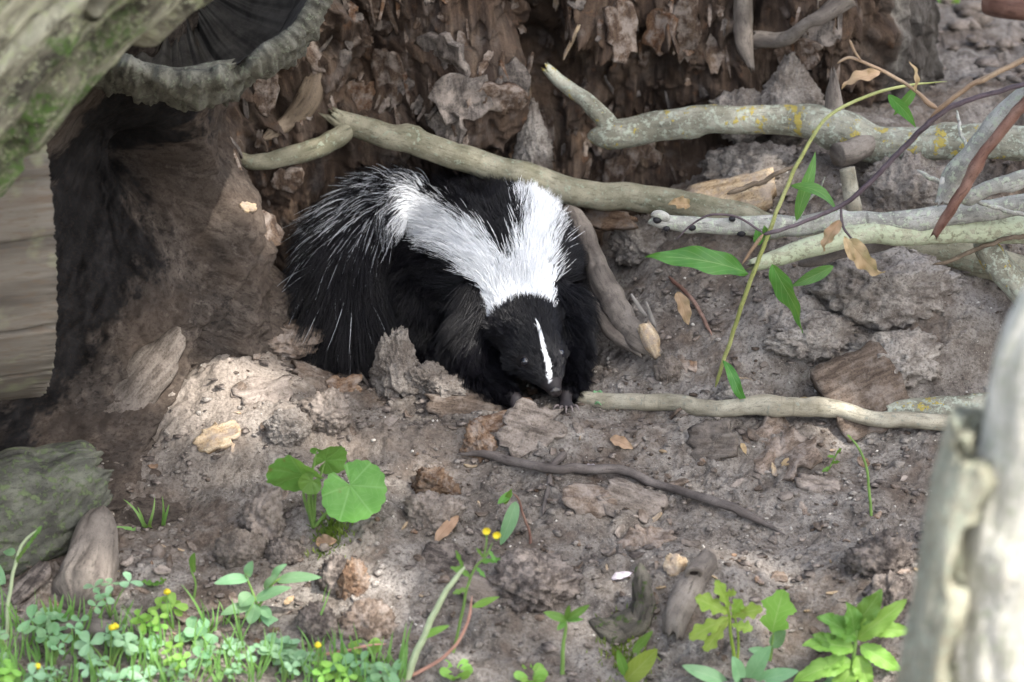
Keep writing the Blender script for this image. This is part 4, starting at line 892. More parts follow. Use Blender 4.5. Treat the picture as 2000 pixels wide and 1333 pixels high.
clod('bluish grey weathered root lump beside the pale mound', 640, 800, 50, 38, 24, mat=MAT['chip_grey'], rough=.25, sink=.4, cat='wood lump', name='wood_lump')
clod('dark charred looking wood lump in the lower middle', 1040, 1130, 82, 46, 25, mat=MAT['char'], rough=.35, facet=.2, name='wood_lump', cat='wood lump', sink=0.70, depth=1.0)
clod('blackened wood lump below the heart leaved plant', 655, 1112, 36, 44, 26, mat=MAT['char'], rough=.3, name='wood_lump', cat='wood lump', sink=0.60)
clod('reddish rotten wood lump beside the blackened lump', 690, 1120, 34, 42, 27, mat=MAT['chip_red'], rough=.35, name='wood_lump', cat='wood lump', sink=0.65)
clod('ribbed buff stump fragment in front of the blackened lump', 715, 1205, 56, 42, 28, mat=MAT['chip_brown'], rough=.3, facet=.2, name='wood_lump', cat='wood lump', sink=0.70)
clod('dark glossy root bulge above the clover', 620, 1205, 40, 44, 29, mat=MAT['char'], rough=.25, name='wood_lump', cat='wood lump', sink=0.70)
clod('greenish crumbly stub behind the heart leaved plant', 520, 985, 42, 50, 30, mat=MAT['chip_grey'], rough=.4, facet=.16, name='wood_lump', cat='wood lump', sink=0.75)
clod('rounded blue grey root bump left of the heart leaved plant', 470, 1055, 48, 38, 34, mat=MAT['chip_grey'], rough=.25, name='wood_lump', cat='wood lump', sink=0.75)
clod('smooth dark bump below the greenish stub', 556, 1068, 38, 36, 35, mat=MAT['char'], rough=.25, name='wood_lump', cat='wood lump', sink=0.75)
clod('orange brown rotten lump on the upper slope', 935, 855, 30, 34, 38, mat=MAT['chip_red'], rough=.4, facet=.2, name='wood_lump', cat='wood lump', sink=0.65)
clod('orange brown rotten lump left of the thin root', 848, 932, 40, 36, 39, mat=MAT['chip_red'], rough=.4, facet=.2, name='wood_lump', cat='wood lump', sink=0.70)
clod('dark wood bump under the left rotten lump', 845, 985, 55, 40, 40, mat=MAT['chip_grey'], rough=.3, name='wood_lump', cat='wood lump', sink=0.75)
clod('purplish soil lump below the reddish lump', 1720, 1075, 62, 45, 42, mat=MAT['char'], rough=.35, name='wood_lump', cat='wood lump', sink=0.70)
clod('dark bark lump beside the split log', 1740, 1150, 40, 50, 43, mat=MAT['char'], rough=.4, facet=.2, name='wood_lump', cat='wood lump', sink=0.65)
clod('pale yellow fungus like crumb on the lower slope', 1318, 1098, 20, 22, 44, mat=MAT['chip_pale'], rough=.45, facet=.2, name='wood_lump', cat='wood lump', sink=0.60, sub=4)
clod('brown crumbly lump at the foot of the stump hollow', 545, 668, 85, 28, 45, rough=.45, facet=.16, mat=MAT['chip_brown'], sink=.4, name='wood_lump', cat='wood lump')
clod('grey stone lying in front of the root peg', 635, 640 + 430, 12, 9, 46, mat=MAT['chip_grey'], name='stone', cat='stone', sub=3)
# notable wood pieces
chunk('brown cracked wooden block behind the fallen stick', 'wood_block', 1682, 778, 150, 175, 46, .55, 3, 'chip_brown', 'wood block', tilt=(0, -.5), jag=.12, square=.8, lift=.5, gr=.06)
chunk('thin broken plank edge leaning on the wooden block', 'wood_strip', 1735, 752, 110, 26, 8, -.9, 5, 'chip_brown', 'wood strip', tilt=(.3, -.6), lift=2)
chunk('buff rotten wood chunk behind the forked branch', 'wood_chunk', 1430, 392, 190, 95, 40, -.12, 6, 'chip_pale', 'wood chunk', tilt=(0, -.4), jag=.35, at3=P(1430, 395, .27))
chunk('orange rotten wood strip under the forked branch', 'wood_strip', 1185, 432, 130, 40, 14, -.75, 7, 'chip_red', 'wood strip', tilt=(0, -.6), at3=P(1190, 432, .27))
chunk('large flat purplish bark piece below the fallen stick', 'bark_piece', 1525, 890, 130, 180, 12, .5, 8, 'chip_brown', 'bark', jag=.35, curl=.1)
chunk('grey bark piece below the large purplish one', 'bark_piece', 1598, 950, 100, 60, 12, .1, 9, 'chip_grey', 'bark', jag=.3, curl=-.2, tilt=(0, -.2))
chunk('dark ragged bark piece under the left of the fallen stick', 'bark_piece', 1395, 872, 120, 90, 16, -.5, 10, 'chip_grey', 'bark', jag=.35, tilt=(0, -.15))
chunk('curled grey bark arching over a hollow on the slope', 'bark_piece', 1235, 985, 140, 90, 10, .02, 11, 'chip_grey', 'bark', jag=.3, curl=-.5, tilt=(0, -.5), lift=1.5)
chunk('curled brown bark left of the arching grey bark', 'bark_piece', 1150, 985, 110, 90, 10, .2, 12, 'chip_brown', 'bark', jag=.3, curl=-.6, tilt=(0, -.4), lift=1.4)
chunk('torn brown bark flap below the arching bark', 'bark_piece', 1262, 1058, 90, 120, 8, -.5, 13, 'chip_brown', 'bark', jag=.45, curl=-.5, tilt=(.1, -.5), lift=1.3)
chunk('flat dark bark flake beside the charred lump', 'bark_piece', 872, 1108, 120, 100, 14, -.45, 14, 'char', 'bark', jag=.2, tilt=(0, -.3))
chunk('bark flap below the charred lump', 'bark_piece', 960, 1165, 150, 80, 12, -.1, 15, 'chip_grey', 'bark', jag=.35, tilt=(0, -.3), curl=-.3)
chunk('long dark bark slab in front of the skunk paws', 'bark_piece', 905, 795, 170, 70, 14, .02, 16, 'chip_brown', 'bark', jag=.35, curl=-.3, tilt=(0, -.3), lift=.8)
chunk('ragged bark plate below the skunk nose', 'bark_piece', 1035, 845, 130, 110, 12, -.2, 17, 'chip_grey', 'bark', jag=.4, tilt=(.1, -.25), lift=.7)
chunk('rust brown bark scrap left of the ragged plate', 'bark_piece', 985, 822, 120, 60, 10, .25, 18, 'chip_red', 'bark', jag=.4, tilt=(0, -.3), curl=-.4, lift=.8)
chunk('grey green bark plate on the pale mound', 'bark_piece', 515, 775, 110, 90, 14, .35, 19, 'chip_grey', 'bark', jag=.3, curl=-.3, tilt=(0, -.2), lift=.6)
chunk('rusty torn bark at the top of the slope', 'bark_piece', 665, 765, 90, 60, 12, .4, 20, 'chip_red', 'bark', jag=.45, tilt=(0, -.5), curl=-.5, lift=1.0)
chunk('dark curled bark under the skunk tail', 'bark_piece', 610, 735, 90, 60, 10, .3, 21, 'chip_brown', 'bark', jag=.45, tilt=(0, -.4), curl=-.6, lift=1.0)
chunk('narrow dark board lying in the lower left corner', 'wood_strip', 60, 1145, 110, 50, 14, .5, 22, 'char', 'wood strip', jag=.15, square=.6)
chunk('pale gnawed bone shaped chip left of the grass tuft', 'wood_chip', 155, 1010, 60, 30, 7, .45, 23, 'chip_pale', 'wood chip', jag=.3)
chunk('thin tan twig piece under the bone shaped chip', 'wood_chip', 105, 1045, 85, 14, 6, .4, 24, 'chip_pale', 'wood chip', jag=.15)
chunk('broken brown wood bits beside the pale mound', 'wood_chip', 430, 855, 90, 60, 14, -.1, 25, 'chip_pale', 'wood chip', jag=.4)
# sliver of root bark at the foot of the left flare
chunk('curved grey brown root sliver at the foot of the left stump flare', 'bark_sliver', 262, 792, 300, 100, 20, .72, 71, 'chip_grey', 'wood piece', tilt=(.1, -.75), curl=-.35, bend=.12, jag=.16, lift=1.2, at3=G(262, 792) + A_(0, 0, .012), gr=.05)
V, F, at = tube([(*(G(200, 1092) + A_(0, .03, .050)), .012), (*(G(192, 1105) + A_(0, .01, .042)), .022), (*(G(178, 1140) + A_(0, 0, .024)), .028), (*(G(160, 1175) + A_(0, 0, .012)), .032), (*(G(150, 1195) + A_(0, 0, .002)), .024)], rough=.30, rscale=26, ends=('round', 'round'), seed=72, plates=.10, pscale=40)
tag(mk('root_peg', V, F, MAT['root_grey'], attrs=at), 'stout grey weathered root peg left above the clover', 'root')
V, F, at = tube([gp_(1146, 1214, 16, .1), gp_(1180, 1236, 24, .1), gp_(1215, 1236, 27, .2), gp_(1246, 1222, 23, .5), (*(G(1262, 1208) + A_(0, 0, .022)), .013), (*(G(1258, 1196) + A_(0, 0, .044)), .010), (*(G(1250, 1190) + A_(0, 0, .056)), .006)], rough=.55, rscale=34, ends=('round', 'round'), seed=73, plates=.16, pscale=90, wob=.8)
knob_m = branch_mat('mossy_knob_bark', (.12, .108, .088), (.045, .04, .034), (.17, .155, .12), .30, (.06, .10, .02), 0, bumpd=.005)
tag(mk('mossy_root', V, F, knob_m, attrs=at), 'bent dark root knob with green moss at the bottom centre', 'root')
t = thing('hollow_root_stub', 'grey root stub with a dark hole pointing down in the lower right', 'root', G(1340, 1200))
V, F, at = tube([gp_(1392, 1075, 14, -.2), gp_(1378, 1110, 21, .2), gp_(1362, 1150, 25, .5), gp_(1342, 1192, 26, .6), gp_(1325, 1228, 24, .7), gp_(1318, 1246, 20, .6)], rough=.38, rscale=30, ends=('round', 'broken'), seed=74, plates=.14, pscale=60, wob=.5); mk('stem', V, F, MAT['root_grey'], t, attrs=at)
hp = [(*(G(1354, 1160) + A_(.0075 * math.cos(a), -.004 - .003 * math.sin(a), .026 + .0065 * math.sin(a))), .0028) for a in np.linspace(0, 2 * math.pi, 13)]
V, F, at = tube(hp, seg=8, rings=40, rough=.2); mk('hole_rim', V, F, MAT['root_grey'], t, attrs=at); V, F, at = lump(G(1354, 1160) + A_(0, -.001, .026), A_(.0068, .004, .0060), 4, 3, .1); mk('hole', V, F, plain('hole_shade', (.02, .014, .012), .95), t)  # solid dark lump painted as the shade inside the hole
V, F, at = tube([gp_(90, 1245, 20, .5), gp_(150, 1242, 22, .6), gp_(210, 1240, 20, .6), gp_(270, 1248, 10, .5)], rough=.15, ends=('broken', 'broken'), seed=75)
tag(mk('short_branch', V, F, MAT['root_dark'], attrs=at), 'short dark stick lying among the clover lower left', 'stick')
# splintered tip of the grey root
V, F, at = tube([pt(1262, 640, .055, 14), pt(1275, 668, .045, 17), pt(1282, 694, .04, 9)], rough=.3, rscale=90, ends=('broken', 'broken'), seed=76)
tag(mk('splintered_tip', V, F, MAT['chip_pale'], attrs=at), 'splintered buff wood tip at the end of the grey root', 'wood piece')
for lb, a, b, Yq in (('white flat splinter above the splintered wood tip', (1232, 575), (1262, 618), .085), ('second grey splinter beside the white splinter', (1262, 590), (1280, 640), .075)):
    V, F, at = tube([pt(*a, Yq, 2), pt((a[0] + b[0]) / 2, (a[1] + b[1]) / 2 + 2, Yq, 4.5), pt(*b, Yq, 3)], rough=.1, seed=a[0]); tag(mk('splinter', V, F, plain('bleached_splinter', (.30, .275, .25), .8, .2, .35), attrs=at), lb, 'splinter')
for lb, a, b, m_ in (('thin red stalk on the bank behind the yellow stem', (1305, 545), (1390, 660), 'twig_red'), ('fine dark twig on the slope left of the skunk paws', (660, 712), (720, 760), 'root_grey')):
    q = [gp_(*a, 4, 1.5), gp_((a[0] + b[0]) / 2 + 8, (a[1] + b[1]) / 2, 4, 2.5), gp_(*b, 3.5, 1.0)]; V, F, at = tube(q, seed=a[1], ends=('taper', 'taper')); tag(mk('thin_twig', V, F, MAT[m_], attrs=at), lb, 'twig')

# ------------------------------------------------------------------ loose flakes on the stump: parts of it
sr = np.random.default_rng(77)
big_plates = [(868, 105, 120, 90, 16, 'rot_grey_shaded'), (900, 190, 110, 90, 18, 'rot_grey_shaded'), (960, 190, 120, 60, 18, 'rot_brown_shaded'), (1000, 160, 70, 80, 14, 'rot_grey_shaded'), (760, 150, 60, 120, 14, 'rot_brown_shaded'), (700, 190, 60, 60, 14, 'rot_red_shaded'),
              (1210, 60, 60, 130, 16, 'rot_brown_shaded'), (1340, 60, 50, 150, 16, 'rot_brown_shaded'), (1390, 90, 40, 120, 14, 'rot_brown_shaded'), (1290, 60, 60, 90, 14, 'rot_red_shaded'), (600, 90, 40, 110, 12, 'rot_brown_shaded'), (520, 180, 50, 90, 12, 'rot_brown_shaded'),
              (1560, 100, 90, 60, 16, 'rot_brown_shaded'), (1600, 60, 70, 60, 16, 'rot_grey_shaded'), (1240, 320, 110, 120, 18, 'rot_brown_shaded'), (1170, 330, 60, 90, 14, 'rot_brown_shaded'), (880, 250, 80, 60, 14, 'rot_grey_shaded'), (560, 350, 60, 50, 12, 'rot_brown_shaded'), (520, 450, 60, 70, 14, 'rot_brown_shaded')]
def wall_flake(name, px, py, L, W, T, mat, seed, yaw, tilt):
    p, n = Wl(px, py); m_ = mpp(p[1]); n = unit(n * .6 + A_(0, -1, .15) * .6 + sr.normal(size=3) * tilt)
    z = n; y = unit(A_(0, 0, 1.0) - z * z[2]); x = np.cross(y, z); c, s = math.cos(yaw), math.sin(yaw)
    A = np.stack([y * c + x * s, -y * s + x * c, z])
    V, F, at = flake(p + n * T * m_ * .1, L * m_, W * m_, T * m_, A, seed, sr.normal() * .10, sr.normal() * .10, .34, 5, 22, .55, .10)
    mk(name, V, F, MAT[mat], stump, attrs=at)
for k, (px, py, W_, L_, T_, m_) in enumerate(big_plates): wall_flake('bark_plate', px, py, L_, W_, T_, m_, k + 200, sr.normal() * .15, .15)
k = 0
while k < 230:
    px, py = sr.uniform(440, 1640), sr.uniform(-20, 420)
    if py > 300 and 600 < px < 1120: continue
    mt_ = ['rot_brown_shaded', 'rot_brown_shaded', 'rot_red_shaded', 'rot_grey_shaded', 'chip_pale'][int(sr.choice(5, p=[.36, .25, .16, .18, .05]))]
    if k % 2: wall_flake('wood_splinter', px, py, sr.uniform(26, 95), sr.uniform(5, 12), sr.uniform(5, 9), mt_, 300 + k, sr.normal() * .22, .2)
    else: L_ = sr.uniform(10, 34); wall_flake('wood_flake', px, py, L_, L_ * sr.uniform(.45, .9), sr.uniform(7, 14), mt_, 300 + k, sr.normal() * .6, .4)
    k += 1

# ------------------------------------------------------------------ small loose chips, one by one, then the crumbs nobody could count
dr = np.random.default_rng(99)
KINDS_ = [('bark_chip', 'chip_brown', 'small brown bark chip', 'bark chip', 'small brown bark chips on the soil', 90, (16, 46), .6),
          ('wood_sliver', 'chip_pale', 'small pale wood sliver', 'wood chip', 'small pale wood slivers on the soil', 46, (10, 38), .28),
          ('grey_chip', 'chip_grey', 'small grey bark chip', 'bark chip', 'small grey bark chips on the soil', 64, (14, 44), .6),
          ('rotten_chip', 'chip_red', 'small rust brown chip', 'wood chip', 'small rust brown chips on the soil', 44, (10, 30), .65)]
MARKS = [('the heart leaved plant', 640, 960), ('the charred wood lump', 1040, 1130), ('the bent mossy root', 1210, 1200), ('the oak seedling', 1430, 1220), ('the hollow root stub', 1345, 1170), ('the root peg', 170, 1120), ('the half buried log', 200, 930),
         ('the skunk nose', 1085, 785), ('the skunk tail', 670, 705), ('the pale peaked clod', 772, 720), ('the wooden block', 1680, 775), ('the willow shoot foot', 1398, 757), ('the large purplish bark piece', 1525, 890), ('the grey bark under the purplish piece', 1598, 950),
         ('the dark ragged bark piece', 1395, 872), ('the arching grey bark', 1240, 968), ('the torn bark flap', 1262, 1058), ('the flat dark bark flake', 872, 1108), ('the ragged bark plate under the nose', 1035, 845), ('the pale mound', 440, 770), ('the sparse grass tuft', 290, 1030),
         ('the pointed leaf sprig', 500, 1160), ('the two yellow flowers', 958, 1045), ('the hanging pale leaf', 990, 1020), ('the thin bare sprout', 1698, 940), ('the nettle like clump', 1680, 1240), ('the small upright sprout', 1105, 1215), ('the leaning pale stalk', 850, 1200),
         ('the orange brown lump by the root end', 848, 932), ('the dark lump beside the split log', 1740, 1150), ('the bluish wood lump', 640, 800), ('the thin root end', 1540, 1058), ('the bone shaped chip', 155, 1010), ('the crinkled flat rosette', 300, 1138), ('the one leaf sprout', 378, 1120), ('the lilac petal', 1216, 1131)]
def place(px, py):
    """Where a chip lies, told from the nearest landmark, or None when none is near."""
    d = [(math.hypot(px - x, py - y), nm, px - x, py - y) for nm, x, y in MARKS]; r, nm, dx, dy = min(d)
    if r > 115 or r < 22: return None
    w1 = 'right of' if dx > 0 else 'left of'; w2 = 'below' if dy > 0 else 'above'
    if abs(dx) > 2.2 * abs(dy): return w1 + ' ' + nm
    if abs(dy) > 2.2 * abs(dx): return w2 + ' ' + nm
    return w2 + ' and ' + w1 + ' ' + nm
used_ = set()
for nm, mt, lb, ct, grp, cnt, (lo, hi), asp in KINDS_:
    k = 0; tries = 0
    while k < cnt and tries < 6000:
        tries += 1; px, py = dr.uniform(60, 1800), dr.uniform(640, 1290)
        if (600 < px < 1130 and py < 770) or (px < 420 and py < 850): continue
        wh = place(px, py); full = lb + ' ' + wh if wh else None
        if full is None or full in used_: continue
        used_.add(full)
        p, A = lie(px, py, dr.uniform(0, 6.3), dr.normal(size=2) * .25); m_ = mpp(p[1]); L_ = lo + (hi - lo) * dr.random() ** 2; W_ = L_ * asp * dr.uniform(.6, 1.3); T_ = dr.uniform(3, 7)
        V, F, at = flake(p + A[2] * T_ * m_ * .45, L_ * m_, W_ * m_, T_ * m_, A, 500 + k, dr.normal() * .35, dr.normal() * .25, .34, 5, 14)
        tag(mk(nm, V, F, MAT[mt], attrs=at), full, ct, grp); k += 1
def scatter(name, label, mat, n, lo, hi, sub, seed, area, flat=.7, power=2.5):
    """Crumbs as one mesh: thousands of small uneven grains on the soil."""
    r = np.random.default_rng(seed); U, F = ico(sub); vs = []; fs = []; gs = []; k = 0
    x = r.uniform(area[0], area[1], n); y = r.uniform(area[2], area[3], n); keep = fbm(np.stack([x, y, x * 0], 1) * 14, 3, seed=seed) > r.normal(size=n) * .3 - .1
    x, y = x[keep], y[keep]; z = gh(x, y); n = len(x)
    sz = (lo + (hi - lo) * r.random(n) ** power); jit = 1 + .30 * r.normal(size=(n, len(U), 1))
    sc = np.stack([r.uniform(.7, 1.4, n), r.uniform(.7, 1.4, n), r.uniform(.5, 1.0, n) * flat * 1.3], 1)
    an = r.uniform(0, 6.3, n); c, s = np.cos(an), np.sin(an)
    L = U[None] * jit * sc[:, None] * sz[:, None, None]; X_ = L[..., 0] * c[:, None] - L[..., 1] * s[:, None]; Y_ = L[..., 0] * s[:, None] + L[..., 1] * c[:, None]
    V = np.stack([X_ + x[:, None], Y_ + y[:, None], L[..., 2] + (z + sz * .25)[:, None]], -1).reshape(-1, 3)
    F = (F[None] + (np.arange(n) * len(U))[:, None, None]).reshape(-1, 3); z0 = np.zeros(len(V))
    return tag(mk(name, V, F, mat, origin=(0, 0, 0), attrs={'grain': V, 'tone': z0, 'pale': z0}, smooth=False), label, kind='stuff')
AREA = (-.6, .62, -.62, .35)
scatter('soil_crumbs', 'crumbs of dry soil strewn over the slope', MAT['clod'], 9000, .0008, .0055, 1, 1, AREA, .6, 4)
scatter('wood_crumbs', 'crumbs of rotten wood strewn over the slope', MAT['chip_brown'], 5000, .0008, .0045, 1, 2, AREA, .5, 3)
scatter('dark_mulch', 'dark flakes of rotted bark strewn over the slope', MAT['char'], 4200, .0012, .0075, 1, 6, AREA, .3, 3)
scatter('pale_grit', 'pale grit and shell specks strewn over the slope', plain('pale_grit', (.58, .54, .48), .8, .3, .4), 1600, .0007, .0022, 1, 3, AREA, .8, 3)

FAR = (.30, 1.15, .50, 1.9)
scatter('far_litter', 'blurred litter on the ground behind the stump', MAT['chip_grey'], 1800, .004, .022, 1, 4, FAR, .45, 2)
# ------------------------------------------------------------------ plants
GREEN = leaf_mat('fresh_green_leaf', (.085, .215, .035), (.135, .29, .055), (.30, .44, .16), .3)
GREENB = leaf_mat('blue_green_leaf', (.14, .30, .14), (.22, .39, .21), (.30, .45, .26), 0)
CLOV = leaf_mat('clover_leaf', (.20, .38, .20), (.31, .50, .31), (.3, .46, .25), 0, .35, .55)
YGREEN = leaf_mat('yellow_green_leaf', (.22, .34, .045), (.31, .42, .08), (.42, .5, .18), .35, .4)
LIME = leaf_mat('lime_green_leaf', (.19, .39, .06), (.27, .48, .10), (.4, .55, .2), 0, .4)
WILLOW = leaf_mat('willow_leaf', (.045, .17, .030), (.085, .25, .050), (.25, .40, .14), .15, .3, .42)
MUST = leaf_mat('heart_leaf', (.085, .215, .035), (.135, .285, .06), (.20, .34, .11), .7, .35)
GRASS = leaf_mat('grass_blade', (.12, .27, .06), (.20, .36, .10), (.3, .45, .2), 0, .35)
DRY = leaf_mat('dry_leaf', (.33, .21, .125), (.47, .34, .22), (.25, .15, .09), .5, .25, .75)
PINK = plain('pink_stem', (.46, .25, .19), .5, .3, .25); PALES = plain('pale_stem', (.42, .50, .30), .5, .3, .2); STEM = plain('green_stem', (.16, .27, .07), .5, .3, .25)
YEL = plain('yellow_petal', (.72, .58, .03), .5, .3, .15); WHT = plain('pale_petal', (.62, .55, .58), .6, .3, .15)
PROF = {'lance': lambda t: np.sin(math.pi * t ** .8) ** .9, 'ovate': lambda t: 1.78 * t ** .55 * (1 - t) ** .8, 'obov': lambda t: 1.72 * t ** .95 * (1 - t) ** .42,
        'grass': lambda t: np.clip(t * 12, 0, 1) ** .6 * (1 - t) ** .55, 'oak': lambda t: 1.7 * t ** .9 * (1 - t) ** .4 * (1 + .30 * np.sin(t * 21 - 1.2)), 'jag': lambda t: 1.78 * t ** .55 * (1 - t) ** .8 * (1 + .07 * np.sin(t * 75)),
        'lobed': lambda t: 1.6 * t ** .6 * (1 - t) ** .5 * (1 + .28 * np.sin(t * 15.5 - 2.2) + .06 * np.sin(t * 60))}
def blade(base, tip, width, nrm, prof='lance', fold=.2, droop=.0, ripple=.0, twist=0.0, nu=9, nv=21, seed=0):
    """One leaf from its base to its tip, folded on the midrib, drooping and rippled."""
    base, tip = A_(*base), A_(*tip); L = np.linalg.norm(tip - base); a = (tip - base) / L; n0 = unit(A_(*nrm) - a * (A_(*nrm) @ a))
    t = np.linspace(0, 1, nv); s = np.linspace(-1, 1, nu); T_, S_ = np.meshgrid(t, s, indexing='ij'); W = np.maximum(PROF[prof](np.clip(T_, 1e-4, 1 - 1e-4)), .004) * width / 2
    tw = twist * T_; sd = np.cross(n0, a); side = np.cos(tw)[..., None] * sd + np.sin(tw)[..., None] * n0; nn2 = -np.sin(tw)[..., None] * sd + np.cos(tw)[..., None] * n0
    h = fold * np.abs(S_) * W + ripple * width * np.sin(T_ * 17 + seed) * S_ ** 2 * .5 + .04 * width * np.sin(T_ * 6 + seed * 2)
    dz = droop * L * (T_ * (1 - T_)) * 4 * .25
    V = base + a * (T_ * L)[..., None] + side * (S_ * W)[..., None] + nn2 * (h + dz)[..., None]
    return V.reshape(-1, 3), grid_faces(nv, nu), np.stack([S_ * .5 + .5, T_], -1).reshape(-1, 2)
def leaf(parent, base, tip, width, nrm, mat, name='leaf', **k):
    V, F, uv = blade(base, tip, width, nrm, **k); return mk(name, V, F, mat, parent, uv=uv)
def stem(parent, pts, mat, name='stem', **k):
    o = dict(seg=7, rings=max(8, 6 * len(pts)), rough=.03, ends=('cut', 'taper')); o.update(k); V, F, at = tube(pts, **o); return mk(name, V, F, mat, parent, attrs=at)
def heart(parent, c, R, ax, mat, seed=0, cup=.15, name='leaf', notch=.30, scal=.07):
    """Kidney-shaped scalloped leaf with radiating veins; the stalk joins at the notch."""
    nt, nr = 72, 10; th = np.linspace(-math.pi + notch, math.pi - notch, nt); rr = np.linspace(0, 1, nr)
    ro = (1 + scal * np.abs(np.sin(th * 9)) + .10 * np.cos(th) + .05 * fbm(np.stack([np.cos(th), np.sin(th), th * 0 + seed], 1) * 1.5, 3)) * np.clip(.62 + .6 * (math.pi - np.abs(th)) / math.pi * 1.1, 0, 1)
    TH, RR = np.meshgrid(th, rr, indexing='ij'); q = RR * ro[:, None]; x = np.sin(TH) * q; y = np.cos(TH) * q
    z = cup * q ** 2 * (.6 + .5 * np.cos(TH * 2 + seed)) - .03 * np.cos(TH * 7) * q + .08 * np.sin(TH * 3 + seed) * q ** 2 + .04 * fbm(np.stack([x * 3.5, y * 3.5, x * 0 + seed], -1).reshape(-1, 3), 3).reshape(x.shape)
    V = np.stack([x, y, z], -1).reshape(-1, 3) * R; uv = np.stack([.5 + .5 * ((TH * 7 / math.pi / 2 + .5) % 1 - .5) * (.3 + q), q], -1).reshape(-1, 2)
    return mk(name, V @ ax + c, grid_faces(nt, nr)[:, ::-1], mat, parent, uv=uv)
TOCAM = -FWD
def facing(yaw=0.0, tilt=0.0, roll=0.0):
    """Axes of a blade seen face on, then turned by yaw (left/right) and tilt (back), and rolled in its own plane."""
    M = Matrix.Rotation(yaw, 3, 'Z') @ Matrix.Rotation(-PITCH * 0 + tilt, 3, 'X'); z = A_(*(M @ Vector(TOCAM))); y = unit(UPV - z * (UPV @ z)); x = np.cross(y, z); c, s = math.cos(roll), math.sin(roll)
    return np.stack([x * c + y * s, -x * s + y * c, z])
# heart-leaved plant on the slope
b0 = G(612, 1035); Yp = b0[1]
t = thing('heart_leaved_plant', 'green plant with scalloped heart shaped leaves on the slope below the skunk', 'plant', b0)
m_ = mpp(Yp)
heart(t, P(684, 948, Yp - .02), 66 * m_, facing(.15, -.25, -2.55), MUST, 1, .14, notch=.30)
heart(t, P(592, 930, Yp - .015), 62 * m_, facing(-.2, 1.02, 1.0), MUST, 2, .18)
heart(t, P(636, 900, Yp + .01), 40 * m_, facing(.5, .75, -.6), MUST, 3, .2)
heart(t, P(608, 940, Yp - .03), 24 * m_, facing(.1, .3, 2.4), MUST, 4, .3)
heart(t, P(618, 880, Yp - .005), 12 * m_, facing(.1, .9, .3), MUST, 5, .4)
for (x, y, Yq) in ((684, 948, -.02), (592, 930, -.015), (636, 902, .01), (608, 942, -.03), (618, 882, -.005)):
    q = P(x, y, Yp + Yq); stem(t, [(*b0, .0022), (*(b0 * .45 + q * .55 + A_(-.004 if x < 640 else .004, 0, .004)), .0017), (*(q - TOCAM * .001), .0012)], STEM)
# willow shoot with long leaves
Yw = -.02
t = thing('willow_shoot', 'slim yellow green willow shoot with long leaves right of the skunk', 'plant', G(1398, 757))
stem(t, [(*P(1397, 757, -.03), 0.00222), (*P(1425, 670, -.035), 0.00252), (*P(1462, 560, -.045), 0.00266), (*P(1500, 460, -.045), 0.00252), (*P(1540, 358, -.04), 0.00237), (*P(1580, 280, -.03), 0.00222), (*P(1620, 226, -.02), 0.00207), (*P(1700, 186, .0), 0.00192), (*P(1780, 166, .02), 0.00163), (*P(1850, 160, .04), 0.00118)], MAT['stem_yellow'], rings=80, seg=9, ends=('round', 'taper'))
for b_, e_, w_p, nrm, kw in (((1462, 535, -.046), (1258, 504, -.055), 50, (.1, -.75, .6), dict(droop=.75, ripple=.3, fold=.3)), ((1508, 516, -.046), (1566, 652, -.07), 50, (-.3, -.9, .2), dict(droop=-.25, ripple=.12, twist=1.1, fold=.2)),
                             ((1556, 432, -.03), (1592, 296, -.01), 26, (-.3, -.9, .1), dict(droop=.3, twist=.6)), ((1545, 362, -.04), (1636, 415, -.06), 30, (.1, -.6, .8), dict(droop=.8, twist=-.4)), ((1412, 704, -.036), (1466, 795, -.05), 22, (.2, -.8, .5), dict(droop=.7, ripple=.2, twist=.9)),
                             ((1628, 520, -.02), (1545, 560, -.03), 26, (.1, -.9, .3), dict(droop=.2)), ((1735, 185, .01), (1790, 250, .0), 26, (-.2, -.9, .3), dict(droop=-.3, twist=.8)), ((1790, 170, .03), (1745, 226, .03), 20, (.2, -.9, .2), dict(droop=.2)),
                             ((1482, 480, -.045), (1478, 445, -.05), 20, (.1, -1, .1), dict(droop=.2)), ((1500, 470, -.04), (1492, 440, -.04), 16, (.1, -.9, .1), dict())):
    leaf(t, P(*b_), P(*e_), w_p * mpp(b_[2]), nrm, WILLOW, prof='lance', nv=33, seed=b_[0], **kw)
# dry leaves caught on the twigs
for lb, a, b, w_p, Yq, pf, tw in (('large crumpled tan dry leaf hanging under the lichened twig', (1652, 470), (1726, 535), 52, -.09, 'ovate', 1.2), ('curled orange brown dry leaf in front of the lichened twig', (1640, 430), (1608, 490), 34, -.10, 'ovate', .9), ('thin whitish dry leaf scrap beside the crumpled leaf', (1648, 462), (1672, 515), 18, -.095, 'lance', .8),
                                  ('pale pink dry leaf on the forked branch', (1345, 400), (1306, 398), 34, .215, 'ovate', .2), ('rolled brown dry leaf on the tan twig', (1720, 140), (1644, 176), 26, -.09, 'lance', 1.0), ('upright brown dry leaf on the tan twig', (1786, 178), (1776, 120), 14, -.095, 'lance', .8),
                                  ('round brown dry leaf scrap on the red stalk', (1322, 570), (1345, 635), 36, .06, 'ovate', .2)):
    V, F, uv = blade(P(*a, Yq), P(*b, Yq - .01), w_p * mpp(Yq), (.2, -.8, .5), pf, .5, .5, .35, tw, seed=a[0]); tag(mk('dry_leaf', V, F, DRY, uv=uv), lb, 'dry leaf')
